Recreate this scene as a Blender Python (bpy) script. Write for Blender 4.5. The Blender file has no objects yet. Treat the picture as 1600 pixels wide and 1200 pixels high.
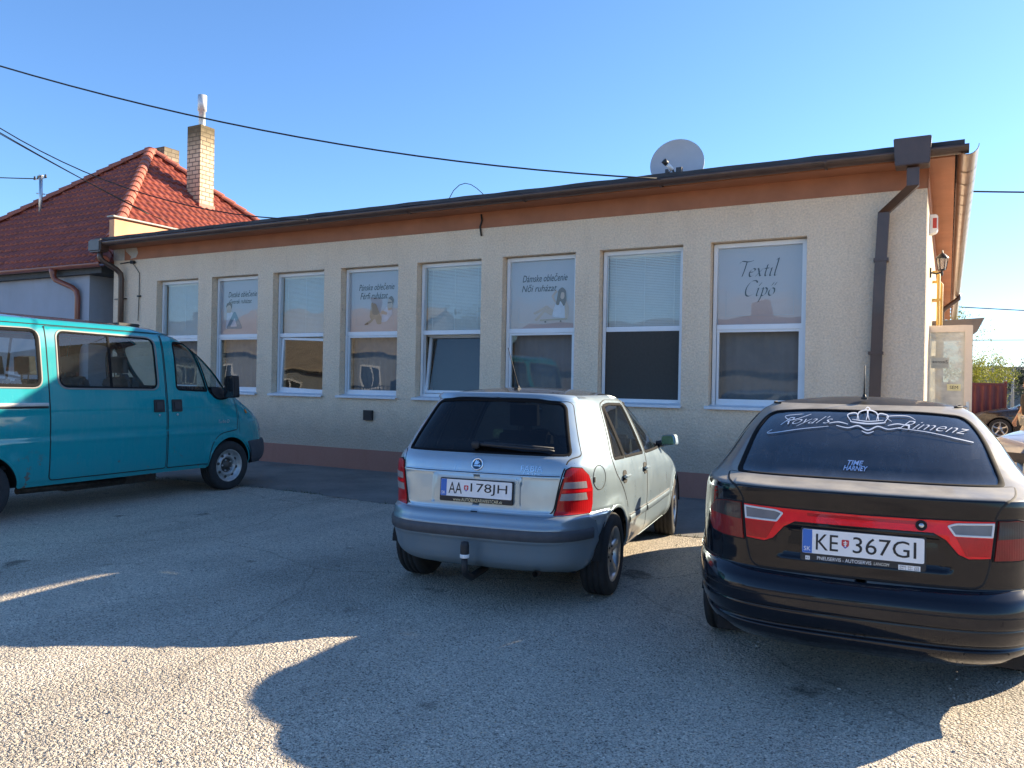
import bpy, bmesh, math, random
import numpy as np
from mathutils import Vector, Matrix, geometry
R = math.radians
random.seed(7); rng = np.random.default_rng(7)
S = bpy.context.scene
COL = S.collection
# ------------------------------------------------------------------ camera
cam = bpy.data.cameras.new('camera'); camo = bpy.data.objects.new('camera', cam); COL.objects.link(camo)
S.camera = camo
cam.sensor_fit = 'HORIZONTAL'; cam.sensor_width = 36.0; cam.lens = 36.0*1227.1/1600.0
cam.clip_start = 0.05; cam.clip_end = 3000
YAW, PIT, ROL = 0.4949, -0.0007, 0.018
CAM = Vector((13.593, -10.3165, 1.48))
fw = Vector((-math.sin(YAW)*math.cos(PIT), math.cos(YAW)*math.cos(PIT), math.sin(PIT)))
rt = Vector((math.cos(YAW), math.sin(YAW), 0)); up = rt.cross(fw)
r2 = rt*math.cos(ROL)+up*math.sin(ROL); u2 = up*math.cos(ROL)-rt*math.sin(ROL)
M = Matrix((r2, u2, -fw)).transposed().to_4x4(); M.translation = CAM
camo.matrix_world = M
# ------------------------------------------------------------------ light
SUN = Vector((1.42, 1.76, 1.0)).normalized()
ELEV = math.asin(SUN.z)
w = bpy.data.worlds.new('World'); S.world = w; w.use_nodes = True
nt = w.node_tree; bg = nt.nodes['Background']
sky = nt.nodes.new('ShaderNodeTexSky'); sky.sky_type = 'NISHITA'; sky.sun_disc = False
sky.sun_elevation = ELEV; sky.sun_rotation = math.atan2(SUN.x, SUN.y)
sky.air_density = 1.0; sky.dust_density = 0.3; sky.ozone_density = 7.0; sky.altitude = 100
nt.links.new(sky.outputs[0], bg.inputs[0]); bg.inputs[1].default_value = 0.073
sl = bpy.data.lights.new('sun', 'SUN'); sl.energy = 3.9; sl.angle = R(0.5); sl.color = (1.0, 0.84, 0.61)
so = bpy.data.objects.new('sun', sl); COL.objects.link(so)
so.rotation_euler = SUN.to_track_quat('Z', 'Y').to_euler(); so.location = (40, 40, 40)
S.view_settings.view_transform = 'Standard'; S.view_settings.look = 'None'
S.view_settings.exposure = 1.95; S.view_settings.gamma = 1.0
S.cycles.max_bounces = 10; S.cycles.transparent_max_bounces = 24; S.cycles.caustics_reflective = False
S.cycles.caustics_refractive = False
S.cycles.use_denoising = True
S.cycles.sample_clamp_indirect = 6

# ------------------------------------------------------------------ materials
def nodes(name):
    m = bpy.data.materials.new(name); m.use_nodes = True
    n = m.node_tree; return m, n, n.nodes['Principled BSDF'], n.nodes['Material Output']
def N(n, t, **k):
    x = n.nodes.new(t)
    for a, b in k.items():
        if a.startswith('i_'): x.inputs[int(a[2:])].default_value = b
        else: setattr(x, a, b)
    return x
def ramp(n, pts, interp='LINEAR'):
    r = n.nodes.new('ShaderNodeValToRGB'); r.color_ramp.interpolation = interp
    e = r.color_ramp.elements
    while len(e) > 1: e.remove(e[-1])
    e[0].position = pts[0][0]; e[0].color = (*pts[0][1], 1)
    for p, c in pts[1:]:
        q = e.new(p); q.color = (*c, 1)
    return r
def mixc(n, fac, a, b, blend='MIX'):
    x = n.nodes.new('ShaderNodeMix'); x.data_type = 'RGBA'; x.blend_type = blend
    for s, v in ((0, fac), (6, a), (7, b)):
        if hasattr(v, 'is_linked') or isinstance(v, bpy.types.NodeSocket): n.links.new(v, x.inputs[s])
        elif s == 0: x.inputs[0].default_value = v
        else: x.inputs[s].default_value = (*v, 1)
    return x.outputs[2]
def math_(n, op, a, b=0.0, clamp=False):
    x = n.nodes.new('ShaderNodeMath'); x.operation = op; x.use_clamp = clamp
    for i, v in enumerate((a, b)):
        if isinstance(v, bpy.types.NodeSocket): n.links.new(v, x.inputs[i])
        else: x.inputs[i].default_value = v
    return x.outputs[0]
def noise(n, vec, scale, detail=4, rough=0.6):
    x = N(n, 'ShaderNodeTexNoise'); x.inputs['Scale'].default_value = scale; x.inputs['Detail'].default_value = detail
    x.inputs['Roughness'].default_value = rough
    if vec is not None: n.links.new(vec, x.inputs['Vector'])
    return x.outputs['Fac']
def objco(n):
    return N(n, 'ShaderNodeTexCoord').outputs['Object']
def bump(n, h, strength, dist, bs):
    b = N(n, 'ShaderNodeBump'); b.inputs['Strength'].default_value = strength; b.inputs['Distance'].default_value = dist
    n.links.new(h, b.inputs['Height']); n.links.new(b.outputs[0], bs.inputs['Normal'])
def plain(name, col, rough=0.5, metal=0.0, coat=0.0, var=0.12, vs=9.0, bmp=0.0, bs_=60.0, spec=0.5):
    """a procedural surface: base colour broken up by noise, uneven gloss, optional grain"""
    m, n, b, o = nodes(name)
    oc = objco(n); f = noise(n, oc, vs, 5)
    d = tuple(c*(1-var) for c in col); l = tuple(min(1, c*(1+var)) for c in col)
    r = ramp(n, [(0.3, d), (0.7, l)]); n.links.new(f, r.inputs[0]); n.links.new(r.outputs[0], b.inputs['Base Color'])
    rr = N(n, 'ShaderNodeMapRange'); rr.inputs[3].default_value = max(0, rough-0.06); rr.inputs[4].default_value = min(1, rough+0.08)
    n.links.new(noise(n, oc, vs*2.3, 3), rr.inputs[0]); n.links.new(rr.outputs[0], b.inputs['Roughness'])
    b.inputs['Metallic'].default_value = metal; b.inputs['Coat Weight'].default_value = coat
    b.inputs['Coat Roughness'].default_value = 0.04; b.inputs['Specular IOR Level'].default_value = spec
    if bmp: bump(n, noise(n, oc, bs_, 3), bmp, 0.004, b)
    return m
def paint(name, col, metal, rough, dust=0.15, dustcol=(0.25, 0.22, 0.18), low=0.35, inner=(0.03, 0.03, 0.032), top=0.0, coat=1.0, rust=None, cior=1.5):
    """car paint: clear coat, road dirt low down, settled dust, trim-coloured inside"""
    m, n, b, o = nodes(name)
    oc = objco(n); sx = N(n, 'ShaderNodeSeparateXYZ'); n.links.new(oc, sx.inputs[0])
    low_f = N(n, 'ShaderNodeMapRange'); low_f.inputs[1].default_value = low+0.25; low_f.inputs[2].default_value = low-0.2
    low_f.inputs[3].default_value = 0; low_f.inputs[4].default_value = 1; n.links.new(sx.outputs[2], low_f.inputs[0])
    nz = noise(n, oc, 5.0, 6, 0.65)
    st = N(n, 'ShaderNodeMapping'); st.inputs['Scale'].default_value = (6, 6, 0.9); n.links.new(oc, st.inputs[0])
    nstreak = noise(n, st.outputs[0], 3.5, 5, 0.6)
    d1 = math_(n, 'MULTIPLY', math_(n, 'MULTIPLY', low_f.outputs[0], nz), 1.1, True)
    base_d = math_(n, 'MULTIPLY', math_(n, 'SUBTRACT', math_(n, 'MULTIPLY', nz, nstreak), 0.12, True), 2.2, True)
    g = N(n, 'ShaderNodeNewGeometry'); gs = N(n, 'ShaderNodeSeparateXYZ'); n.links.new(g.outputs['Normal'], gs.inputs[0])
    upf = N(n, 'ShaderNodeMapRange'); upf.inputs[1].default_value = 0.55; upf.inputs[2].default_value = 0.97; n.links.new(gs.outputs[2], upf.inputs[0])
    d2 = math_(n, 'MULTIPLY', upf.outputs[0], math_(n, 'MULTIPLY', math_(n, 'ADD', nz, 0.3), top))
    dd = math_(n, 'ADD', math_(n, 'MULTIPLY', math_(n, 'ADD', d1, base_d), dust), d2, True)
    c = mixc(n, dd, col, dustcol)
    if rust is not None:
        rf = ramp(n, [(rust, (0, 0, 0)), (rust+0.02, (1, 1, 1))]); n.links.new(noise(n, oc, 4.2, 6, 0.7), rf.inputs[0])
        zr = N(n, 'ShaderNodeMapRange'); zr.inputs[1].default_value = 0.75; zr.inputs[2].default_value = 0.3; n.links.new(sx.outputs[2], zr.inputs[0])
        c = mixc(n, math_(n, 'MULTIPLY', rf.outputs[0], zr.outputs[0]), c, (0.14, 0.06, 0.03))
    c = mixc(n, g.outputs['Backfacing'], c, inner)
    n.links.new(c, b.inputs['Base Color'])
    b.inputs['Metallic'].default_value = metal; b.inputs['Specular IOR Level'].default_value = 0.12; b.inputs['Coat IOR'].default_value = cior
    if metal: n.links.new(math_(n, 'MULTIPLY', math_(n, 'SUBTRACT', 1.0, dd), math_(n, 'MULTIPLY', math_(n, 'SUBTRACT', 1.0, g.outputs['Backfacing']), metal)), b.inputs['Metallic'])
    n.links.new(math_(n, 'ADD', math_(n, 'MULTIPLY', dd, 0.45), rough, True), b.inputs['Roughness'])
    n.links.new(math_(n, 'MULTIPLY', math_(n, 'SUBTRACT', 1.0, math_(n, 'MULTIPLY', dd, 0.9)), coat), b.inputs['Coat Weight'])
    n.links.new(math_(n, 'ADD', math_(n, 'MULTIPLY', nz, 0.05), 0.01), b.inputs['Coat Roughness'])
    bump(n, noise(n, oc, 2.0, 2), 0.012, 0.02, b)
    return m
def glass(name, tint=(0.75, 0.8, 0.78), f0=0.045, rough=0.0, dirt=0.0, dirtcol=(0.3, 0.3, 0.29), gain=1.0):
    m = bpy.data.materials.new(name); m.use_nodes = True; n = m.node_tree; n.nodes.clear()
    o = n.nodes.new('ShaderNodeOutputMaterial')
    lw = N(n, 'ShaderNodeLayerWeight'); lw.inputs[0].default_value = 0.5
    p5 = math_(n, 'POWER', lw.outputs['Facing'], 5.0)
    f = math_(n, 'ADD', math_(n, 'MULTIPLY', p5, (1-f0)*gain), f0, True)
    t = N(n, 'ShaderNodeBsdfTransparent'); t.inputs[0].default_value = (*tint, 1)
    gl = N(n, 'ShaderNodeBsdfGlossy'); gl.inputs['Roughness'].default_value = rough
    wob = noise(n, objco(n), 1.6, 1); bp = N(n, 'ShaderNodeBump'); bp.inputs['Strength'].default_value = 0.05; bp.inputs['Distance'].default_value = 0.05
    n.links.new(wob, bp.inputs['Height']); n.links.new(bp.outputs[0], gl.inputs['Normal'])
    base = t.outputs[0]
    if dirt:
        df = N(n, 'ShaderNodeBsdfDiffuse'); df.inputs[0].default_value = (*dirtcol, 1)
        oc = objco(n); mp = N(n, 'ShaderNodeMapping'); mp.inputs['Scale'].default_value = (1, 5, 1.5); n.links.new(oc, mp.inputs[0])
        q = math_(n, 'MULTIPLY', math_(n, 'ADD', noise(n, mp.outputs[0], 6, 5), noise(n, oc, 3, 3)), dirt, True)
        mx = N(n, 'ShaderNodeMixShader'); n.links.new(q, mx.inputs[0]); n.links.new(base, mx.inputs[1]); n.links.new(df.outputs[0], mx.inputs[2]); base = mx.outputs[0]
    mx = N(n, 'ShaderNodeMixShader'); n.links.new(f, mx.inputs[0]); n.links.new(base, mx.inputs[1]); n.links.new(gl.outputs[0], mx.inputs[2])
    n.links.new(mx.outputs[0], o.inputs[0]); return m

# ------------------------------------------------------------------ objects
def link(o, parent=None):
    COL.objects.link(o)
    if parent is not None: o.parent = parent
    return o
def thing(name, label, cat, loc=(0, 0, 0), rz=0.0, group=None):
    o = bpy.data.objects.new(name, None); link(o); o.location = loc; o.rotation_euler = (0, 0, rz); o.empty_display_size = 0.3
    return tag(o, label, cat, group)
def tag(o, label, cat, group=None):
    o['label'] = label; o['category'] = cat
    if group: o['group'] = group
    return o
def kind(o, k): o['kind'] = k; return o
class MB:
    """collects simple shapes that make up ONE mesh object"""
    def __init__(s): s.V = []; s.F = []; s.sm = []; s.mi = []
    def add(s, V, F, smooth=False, mi=0):
        b = len(s.V); s.V += [tuple(v) for v in V]; s.F += [tuple(i+b for i in f) for f in F]; s.sm += [smooth]*len(F); s.mi += [mi]*len(F); return s
    def box(s, x0, x1, y0, y1, z0, z1, mi=0):
        V = [(x, y, z) for z in (z0, z1) for y in (y0, y1) for x in (x0, x1)]
        return s.add(V, [(0, 2, 3, 1), (4, 5, 7, 6), (0, 1, 5, 4), (2, 6, 7, 3), (0, 4, 6, 2), (1, 3, 7, 5)], False, mi)
    def tube(s, P, r, n=10, cap=True, mi=0):
        P = [Vector(p) for p in P]; rs = r if isinstance(r, (list, tuple)) else [r]*len(P)
        V = []; F = []; ref = None
        for i, p in enumerate(P):
            t = (P[min(i+1, len(P)-1)]-P[max(i-1, 0)]).normalized()
            if ref is None: ref = t.orthogonal().normalized()
            ref = (ref-t*ref.dot(t)).normalized(); q = t.cross(ref)
            for k in range(n):
                a = 2*math.pi*k/n; V.append(p+(ref*math.cos(a)+q*math.sin(a))*rs[i])
        for i in range(len(P)-1):
            for k in range(n):
                F.append((i*n+k, i*n+(k+1) % n, (i+1)*n+(k+1) % n, (i+1)*n+k))
        s.add(V, F, True, mi)
        if cap:
            s.add(V[:n], [tuple(range(n-1, -1, -1))], False, mi); s.add(V[-n:], [tuple(range(n))], False, mi)
        return s
    def lathe(s, prof, n=40, axis='y', c=(0, 0, 0), mi=0, smooth=True, a0=0, a1=2*math.pi):
        V = []; F = []; full = abs(a1-a0-2*math.pi) < 1e-6; m = n if full else n+1
        for r, h in prof:
            for k in range(m):
                a = a0+(a1-a0)*k/n; u, v = r*math.cos(a), r*math.sin(a)
                V.append({'y': (c[0]+u, c[1]+h, c[2]+v), 'z': (c[0]+u, c[1]+v, c[2]+h), 'x': (c[0]+h, c[1]+u, c[2]+v)}[axis])
        for i in range(len(prof)-1):
            for k in range(n):
                k2 = (k+1) % m if full else k+1
                F.append((i*m+k, i*m+k2, (i+1)*m+k2, (i+1)*m+k))
        return s.add(V, F, smooth, mi)
    def prism(s, poly, y0, y1, plane='xz', mi=0):
        n = len(poly)
        def P(u, v, h): return {'xz': (u, h, v), 'xy': (u, v, h), 'yz': (h, u, v)}[plane]
        V = [P(u, v, y0) for u, v in poly]+[P(u, v, y1) for u, v in poly]
        F = [tuple(range(n)), tuple(range(2*n-1, n-1, -1))]+[(i, i+n, (i+1) % n+n, (i+1) % n) for i in range(n)]
        return s.add(V, F, False, mi)
    def build(s, name, mat, parent=None, bevel=0.0, seg=2, recalc=True, autosmooth=None):
        me = bpy.data.meshes.new(name); me.from_pydata(s.V, [], s.F)
        mats = mat if isinstance(mat, (list, tuple)) else [mat]
        for m in mats: me.materials.append(m)
        me.polygons.foreach_set('use_smooth', s.sm); me.polygons.foreach_set('material_index', s.mi)
        if recalc or bevel:
            bm = bmesh.new(); bm.from_mesh(me)
            if recalc: bmesh.ops.remove_doubles(bm, verts=bm.verts, dist=1e-5); bmesh.ops.recalc_face_normals(bm, faces=bm.faces)
            if bevel:
                ed = [e for e in bm.edges if len(e.link_faces) == 2 and e.calc_face_angle(0) > 0.6]
                bmesh.ops.bevel(bm, geom=ed, offset=bevel, segments=seg, affect='EDGES', clamp_overlap=True)
            bm.to_mesh(me); bm.free()
        me.update()
        return link(bpy.data.objects.new(name, me), parent)
def mesh_obj(name, V, F, mat, parent=None, smooth=False, normals=None, mi=None):
    me = bpy.data.meshes.new(name); me.from_pydata([tuple(v) for v in V], [], [tuple(f) for f in F])
    for m in (mat if isinstance(mat, (list, tuple)) else [mat]): me.materials.append(m)
    if smooth or normals is not None: me.polygons.foreach_set('use_smooth', [True]*len(me.polygons))
    if mi is not None: me.polygons.foreach_set('material_index', mi)
    if normals is not None: me.normals_split_custom_set_from_vertices([tuple(x) for x in normals])
    me.update(); return link(bpy.data.objects.new(name, me), parent)
def text_geo(txt, h=None, wd=None, shear=0.0, thick=0.0, space=1.0):
    """letters as flat triangles, centred; h is the height of the whole line, wd its width"""
    c = bpy.data.curves.new('lettering', 'FONT'); c.body = txt; c.size = 1; c.shear = shear; c.resolution_u = 3; c.offset = thick; c.space_character = space
    o = bpy.data.objects.new('lettering', c); COL.objects.link(o)
    dg = bpy.context.evaluated_depsgraph_get(); me = bpy.data.meshes.new_from_object(o.evaluated_get(dg))
    V = np.array([v.co[:2] for v in me.vertices]).reshape(-1, 2); F = [tuple(p.vertices) for p in me.polygons]
    bpy.data.objects.remove(o); bpy.data.curves.remove(c); bpy.data.meshes.remove(me)
    lo, hi = V.min(0), V.max(0); V = V-(lo+hi)/2; e = hi-lo
    sy = (h/e[1]) if h else wd/e[0]; sx = (wd/e[0]) if wd else sy
    return V*np.array([sx, sy]), F

# ------------------------------------------------------------------ car body surface
def pchip(xs, ys):
    xs = np.array(xs, float); ys = np.array(ys, float); h = np.diff(xs); d = np.diff(ys)/h; m = np.zeros_like(ys)
    for i in range(1, len(xs)-1):
        if d[i-1]*d[i] > 0:
            w1, w2 = 2*h[i]+h[i-1], h[i]+2*h[i-1]; m[i] = (w1+w2)/(w1/d[i-1]+w2/d[i])
    m[0], m[-1] = d[0], d[-1]
    def f(x):
        x = np.clip(np.asarray(x, float), xs[0], xs[-1]); k = np.clip(np.searchsorted(xs, x)-1, 0, len(xs)-2)
        t = (x-xs[k])/h[k]; t2, t3 = t*t, t*t*t
        return (2*t3-3*t2+1)*ys[k]+(t3-2*t2+t)*h[k]*m[k]+(-2*t3+3*t2)*ys[k+1]+(t3-t2)*h[k]*m[k+1]
    return f
class Shell:
    """car body as stacked plan outlines: at each height a rear half and a front half of a squarish ellipse"""
    def __init__(s, rear, front, width, nr, nf, ztop, bow=0.0, disp=None):
        s.rz = [p[0] for p in rear]; s.fr = pchip(*zip(*rear)); s.ff = pchip(*zip(*front)); s.fw = pchip(*zip(*width))
        s.nr = pchip(*zip(*nr)); s.nf = pchip(*zip(*nf)); s.z0 = rear[0][0]; s.z1 = rear[-1][0]; s.zt = ztop; s.bow = bow; s.disp = disp
        s.ctrl = sorted(set([p[0] for p in rear]+[p[0] for p in front]+[p[0] for p in width]))
    def prof(s, z):
        z = np.asarray(z, float); zc = np.minimum(z, s.z1); k = np.sqrt(np.clip((s.zt-z)/(s.zt-s.z1), 0, 1))
        xr, xf, w = s.fr(zc), s.ff(zc), s.fw(zc); xm = (xr+xf)/2
        return xm-(xm-xr)*k, xm+(xf-xm)*k, w*k, xm
    def raw(s, al, z):
        al = np.asarray(al, float); z = np.asarray(z, float); xr, xf, w, xm = s.prof(z)
        c, sn = np.cos(al), np.sin(al); n = np.where(c >= 0, s.nr(z), s.nf(z))
        a, b = np.abs(c)+1e-9, np.abs(sn)+1e-9; rho = (a**n+b**n)**(1/n); a, b = a/rho, b/rho
        x = np.where(c >= 0, xm-(xm-xr)*a+s.bow*b*b*a, xm+(xf-xm)*a)
        return np.stack([x, np.sign(sn)*w*b, z+0*al], -1)
    def nrm(s, al, z, f=None):
        f = f or s.raw; e = 1e-4
        da = f(al+e, z)-f(al-e, z); dz = f(al, z+e)-f(al, z-e)
        n = np.cross(dz, da); n /= np.linalg.norm(n, axis=-1, keepdims=True)+1e-12
        return n
    def pt(s, al, z, off=0.0):
        al = np.asarray(al, float); z = np.asarray(z, float); p = s.raw(al, z); n = s.nrm(al, z)
        sg = np.sign((n*np.stack([p[..., 0]-s.prof(z)[3], p[..., 1], 0*z], -1)).sum(-1, keepdims=True)); n = n*np.where(sg == 0, 1, sg)
        d = off
        if s.disp is not None: d = d+s.disp(p[..., 0], p[..., 1], p[..., 2])
        return p+n*np.expand_dims(d+0*al, -1)
    def frame(s, al, z, off=0.0):
        p = s.pt(al, z, off); e = 2e-4
        n = np.cross(s.pt(al, z+e)-s.pt(al, z-e), s.pt(al+e, z)-s.pt(al-e, z)); n /= np.linalg.norm(n, axis=-1, keepdims=True)+1e-12
        sg = np.sign((n*np.stack([p[..., 0]-s.prof(z)[3], p[..., 1], 0*p[..., 0]], -1)).sum(-1, keepdims=True))
        return p, n*np.where(sg == 0, 1, sg)
    def a_y(s, y, z, front=False):
        y = np.asarray(y, float); z = np.asarray(z, float); w = s.prof(z)[2]; n = (s.nf if front else s.nr)(z)
        b = np.clip(np.abs(y)/w, 0, 0.9999); a = (1-b**n)**(1/n); al = np.arctan2(b, a)
        if front: al = math.pi-al
        return np.where(y < 0, -al, al)
    def a_x(s, x, z, side=1):
        x = np.asarray(x, float); z = np.asarray(z, float); xr, xf, w, xm = s.prof(z)
        rear = x <= xm; a = np.where(rear, (xm-x)/(xm-xr), (x-xm)/(xf-xm)); n = np.where(rear, s.nr(z), s.nf(z))
        a0 = a
        for _ in range(4):
            a = np.clip(a, 0, 0.9999); b = (1-a**n)**(1/n); a = np.where(rear, a0+s.bow*b*b*a/(xm-xr), a0)
        a = np.clip(a, 0, 0.9999); b = (1-a**n)**(1/n); al = np.arctan2(b, a)
        return side*np.where(rear, al, math.pi-al)
    def conv(s, pts, side=1, closed=True, step=0.03):
        """native points ('x'|'y'|'f', u, z) -> dense (alpha, z)"""
        A = []
        def one(p):
            m, u, z = p
            if m == 'x': return (float(s.a_x(u, z, side)), z)
            if m == 'f': return (float(s.a_y(u*side, z, True)), z)
            if m == 'Y': return (float(s.a_y(u, z)), z)
            if m == 'a': return (u, z)
            return (float(s.a_y(u*side, z)), z)
        n = len(pts)
        for i in range(n if closed else n-1):
            p, q = pts[i], pts[(i+1) % n]
            if p[0] == q[0]:
                k = max(1, int(math.hypot(p[1]-q[1], p[2]-q[2])/step))
                for j in range(k): t = j/k; A.append(one((p[0], p[1]+(q[1]-p[1])*t, p[2]+(q[2]-p[2])*t)))
            else:
                a, b = one(p), one(q); k = 6
                for j in range(k): t = j/k; A.append((a[0]+(b[0]-a[0])*t, a[1]+(b[1]-a[1])*t))
        if not closed: A.append(one(pts[-1]))
        return np.array(A)
    def inset(s, L, d):
        """shrink a closed (alpha,z) loop by d metres along the surface"""
        if not d: return L
        e = 1e-3; al, z = L[:, 0], L[:, 1]
        Ja = np.linalg.norm(s.raw(al+e, z)-s.raw(al-e, z), axis=-1)/(2*e)+1e-6; Jz = np.linalg.norm(s.raw(al, z+e)-s.raw(al, z-e), axis=-1)/(2*e)+1e-6
        t = np.roll(L, -1, 0)-np.roll(L, 1, 0); t = np.stack([t[:, 0]*Ja, t[:, 1]*Jz], -1); t /= np.linalg.norm(t, axis=-1, keepdims=True)+1e-9
        area = 0.5*np.sum(L[:, 0]*np.roll(L[:, 1], -1)-np.roll(L[:, 0], -1)*L[:, 1]); sg = 1 if area > 0 else -1
        n = np.stack([-t[:, 1], t[:, 0]], -1)*sg*d
        return L+np.stack([n[:, 0]/Ja, n[:, 1]/Jz], -1)
    def patch(s, name, loop, mat, parent, holes=(), off=0.0, depth=0.012, grid=0.035, skirt=True, SC=1.3):
        loops = [loop]+list(holes); pts = []; edges = []
        for L in loops:
            b = len(pts); pts += [(x*SC, z) for x, z in L]; edges += [(b+i, b+(i+1) % len(L)) for i in range(len(L))]
        def inside(P, L):
            x, y = P[:, 0], P[:, 1]; c = np.zeros(len(P), bool); Q = np.stack([L[:, 0]*SC, L[:, 1]], -1); j = len(Q)-1
            for i in range(len(Q)):
                xi, yi = Q[i]; xj, yj = Q[j]
                if yi != yj: c ^= ((yi > y) != (yj > y)) & (x < (xj-xi)*(y-yi)/(yj-yi)+xi)
                j = i
            return c
        arr = np.array(pts); lo, hi = arr.min(0), arr.max(0)
        xs = np.arange(lo[0]+grid/2, hi[0], grid); zs = list(np.arange(lo[1]+grid*.4, hi[1], grid*.8))+[c for c in s.ctrl if lo[1] < c < hi[1]]
        zs = sorted(zs); zz = [zs[0]] if zs else []
        for q in zs[1:]:
            if q-zz[-1] > 0.006: zz.append(q)
        if len(zz) and len(xs):
            G = np.stack(np.meshgrid(xs, zz), -1).reshape(-1, 2); k = inside(G, loop)
            for h in holes: k &= ~inside(G, h)
            G = G[k]
            if len(G):
                seg = np.concatenate([np.stack([L*np.array([SC, 1]), np.roll(L, -1, 0)*np.array([SC, 1])], 1) for L in loops]); keep = np.ones(len(G), bool)
                for a, b in seg:
                    ab = b-a; l2 = ab@ab+1e-12; t = np.clip(((G-a)@ab)/l2, 0, 1); keep &= np.linalg.norm(G-(a+t[:, None]*ab), axis=1) > min(0.012, grid*.35)
                pts += [tuple(g) for g in G[keep]]
        r = geometry.delaunay_2d_cdt([Vector(p) for p in pts], edges, [], 0, 1e-6)
        P = np.array([v[:] for v in r[0]]); T = [f for f in r[2]]
        C = np.array([P[list(f)].mean(0) for f in T]); k = inside(C, loop)
        for h in holes: k &= ~inside(C, h)
        T = [f for f, q in zip(T, k) if q]
        V, Nn = s.frame(P[:, 0]/SC, P[:, 1], off)
        F = []
        for f in T:
            p = V[list(f)]; g = np.cross(p[1]-p[0], p[2]-p[0]); F.append(tuple(f) if g@Nn[f[0]] > 0 else tuple(reversed(f)))
        V = list(V); Nn = list(Nn)
        if skirt:
            for q, L in enumerate(loops):
                p, n = s.frame(L[:, 0], L[:, 1], off); t = np.roll(p, -1, 0)-np.roll(p, 1, 0); t /= np.linalg.norm(t, axis=-1, keepdims=True)+1e-9
                o = np.cross(t, n); cen = p.mean(0); sg = np.sign(((p-cen)*o).sum()) * (1 if q == 0 else -1); o = o*sg
                b = len(V); m = len(L); V += list(p)+list(p-n*depth); Nn += list(o)+list(o)
                for i in range(m):
                    j = (i+1) % m; f = (b+i, b+j, b+m+j, b+m+i); g = np.cross(V[f[1]]-V[f[0]], V[f[2]]-V[f[0]])
                    F.append(f if g@o[i] > 0 else f[::-1])
        return mesh_obj(name, V, F, mat, parent, normals=Nn)
    def strip(s, name, line, mat, parent, width=0.006, h=0.0015, off=0.0, closed=False, prof=None):
        """a thin band that follows the surface along (alpha,z) points: seam, seal, trim"""
        p, n = s.frame(line[:, 0], line[:, 1], off); m = len(p)
        t = (np.roll(p, -1, 0)-np.roll(p, 1, 0)) if closed else np.gradient(p, axis=0); t /= np.linalg.norm(t, axis=-1, keepdims=True)+1e-9
        sd = np.cross(n, t); prof = prof or [(-.5, -0.3), (-.42, .7), (0, 1.0), (.42, .7), (.5, -0.3)]; k = len(prof)
        V = []; F = []; Nn = []
        for i in range(m):
            for a, b in prof: V.append(p[i]+sd[i]*a*width+n[i]*b*h); Nn.append(n[i]+sd[i]*a*1.2)
        for i in range(m if closed else m-1):
            j = (i+1) % m
            for q in range(k-1): F.append((i*k+q, i*k+q+1, j*k+q+1, j*k+q))
        Nn = [x/np.linalg.norm(x) for x in Nn]
        FF = []
        for f in F:
            g = np.cross(V[f[1]]-V[f[0]], V[f[2]]-V[f[0]]); FF.append(f if g@Nn[f[0]] > 0 else f[::-1])
        return mesh_obj(name, V, FF, mat, parent, normals=Nn)
    def roof(s, name, mat, parent, n=96, m=16, off=0.0):
        al = np.linspace(-math.pi, math.pi, n+1)[:-1]; V = []; F = []
        ks = np.linspace(1, 0.02, m)
        for k in ks:
            z = s.zt-(s.zt-s.z1)*k*k; V += list(s.raw(al, np.full(n, z))+np.array([0, 0, off]))
        for i in range(m-1):
            for j in range(n): F.append((i*n+j, i*n+(j+1) % n, (i+1)*n+(j+1) % n, (i+1)*n+j))
        F.append(tuple((m-1)*n+j for j in range(n)))
        return mesh_obj(name, V, F, mat, parent, smooth=True)
    def decal(s, name, geo, mat, parent, at, mode='y', off=0.004, side=1):
        """lettering laid on the surface, read from outside"""
        V, F = geo; u0, z0 = at; out = []
        for u, v in V:
            if mode == 'y': al = s.a_y(u0-u, z0+v)
            else: al = s.a_x(u0+u*(-side), z0+v, side)
            out.append(s.frame(np.array([float(al)]), np.array([z0+v]), off)[0][0])
        return mesh_obj(name, out, F, mat, parent)
def rpoly(pts, r=0.04, n=5):
    """round the corners of a 2-D outline"""
    out = []; m = len(pts); rs = r if isinstance(r, (list, tuple)) else [r]*m
    for i in range(m):
        p0, p, p1 = (np.array(pts[i-1], float), np.array(pts[i], float), np.array(pts[(i+1) % m], float)); a, b = p0-p, p1-p
        la, lb = np.linalg.norm(a), np.linalg.norm(b); d = min(rs[i], la*.48, lb*.48)
        if d < 1e-4: out.append(tuple(p)); continue
        A, B = p+a/la*d, p+b/lb*d
        for k in range(n+1):
            t = k/n; out.append(tuple((1-t)**2*A+2*t*(1-t)*p+t*t*B))
    return out
def md(mode, pts): return [(mode, *p) for p in pts]
def circ(cx, cz, r, a0=0, a1=360, n=28): return [(cx+r*math.cos(R(a0+(a1-a0)*k/n)), cz+r*math.sin(R(a0+(a1-a0)*k/n))) for k in range(n+(0 if a1-a0 == 360 else 1))]
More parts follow.
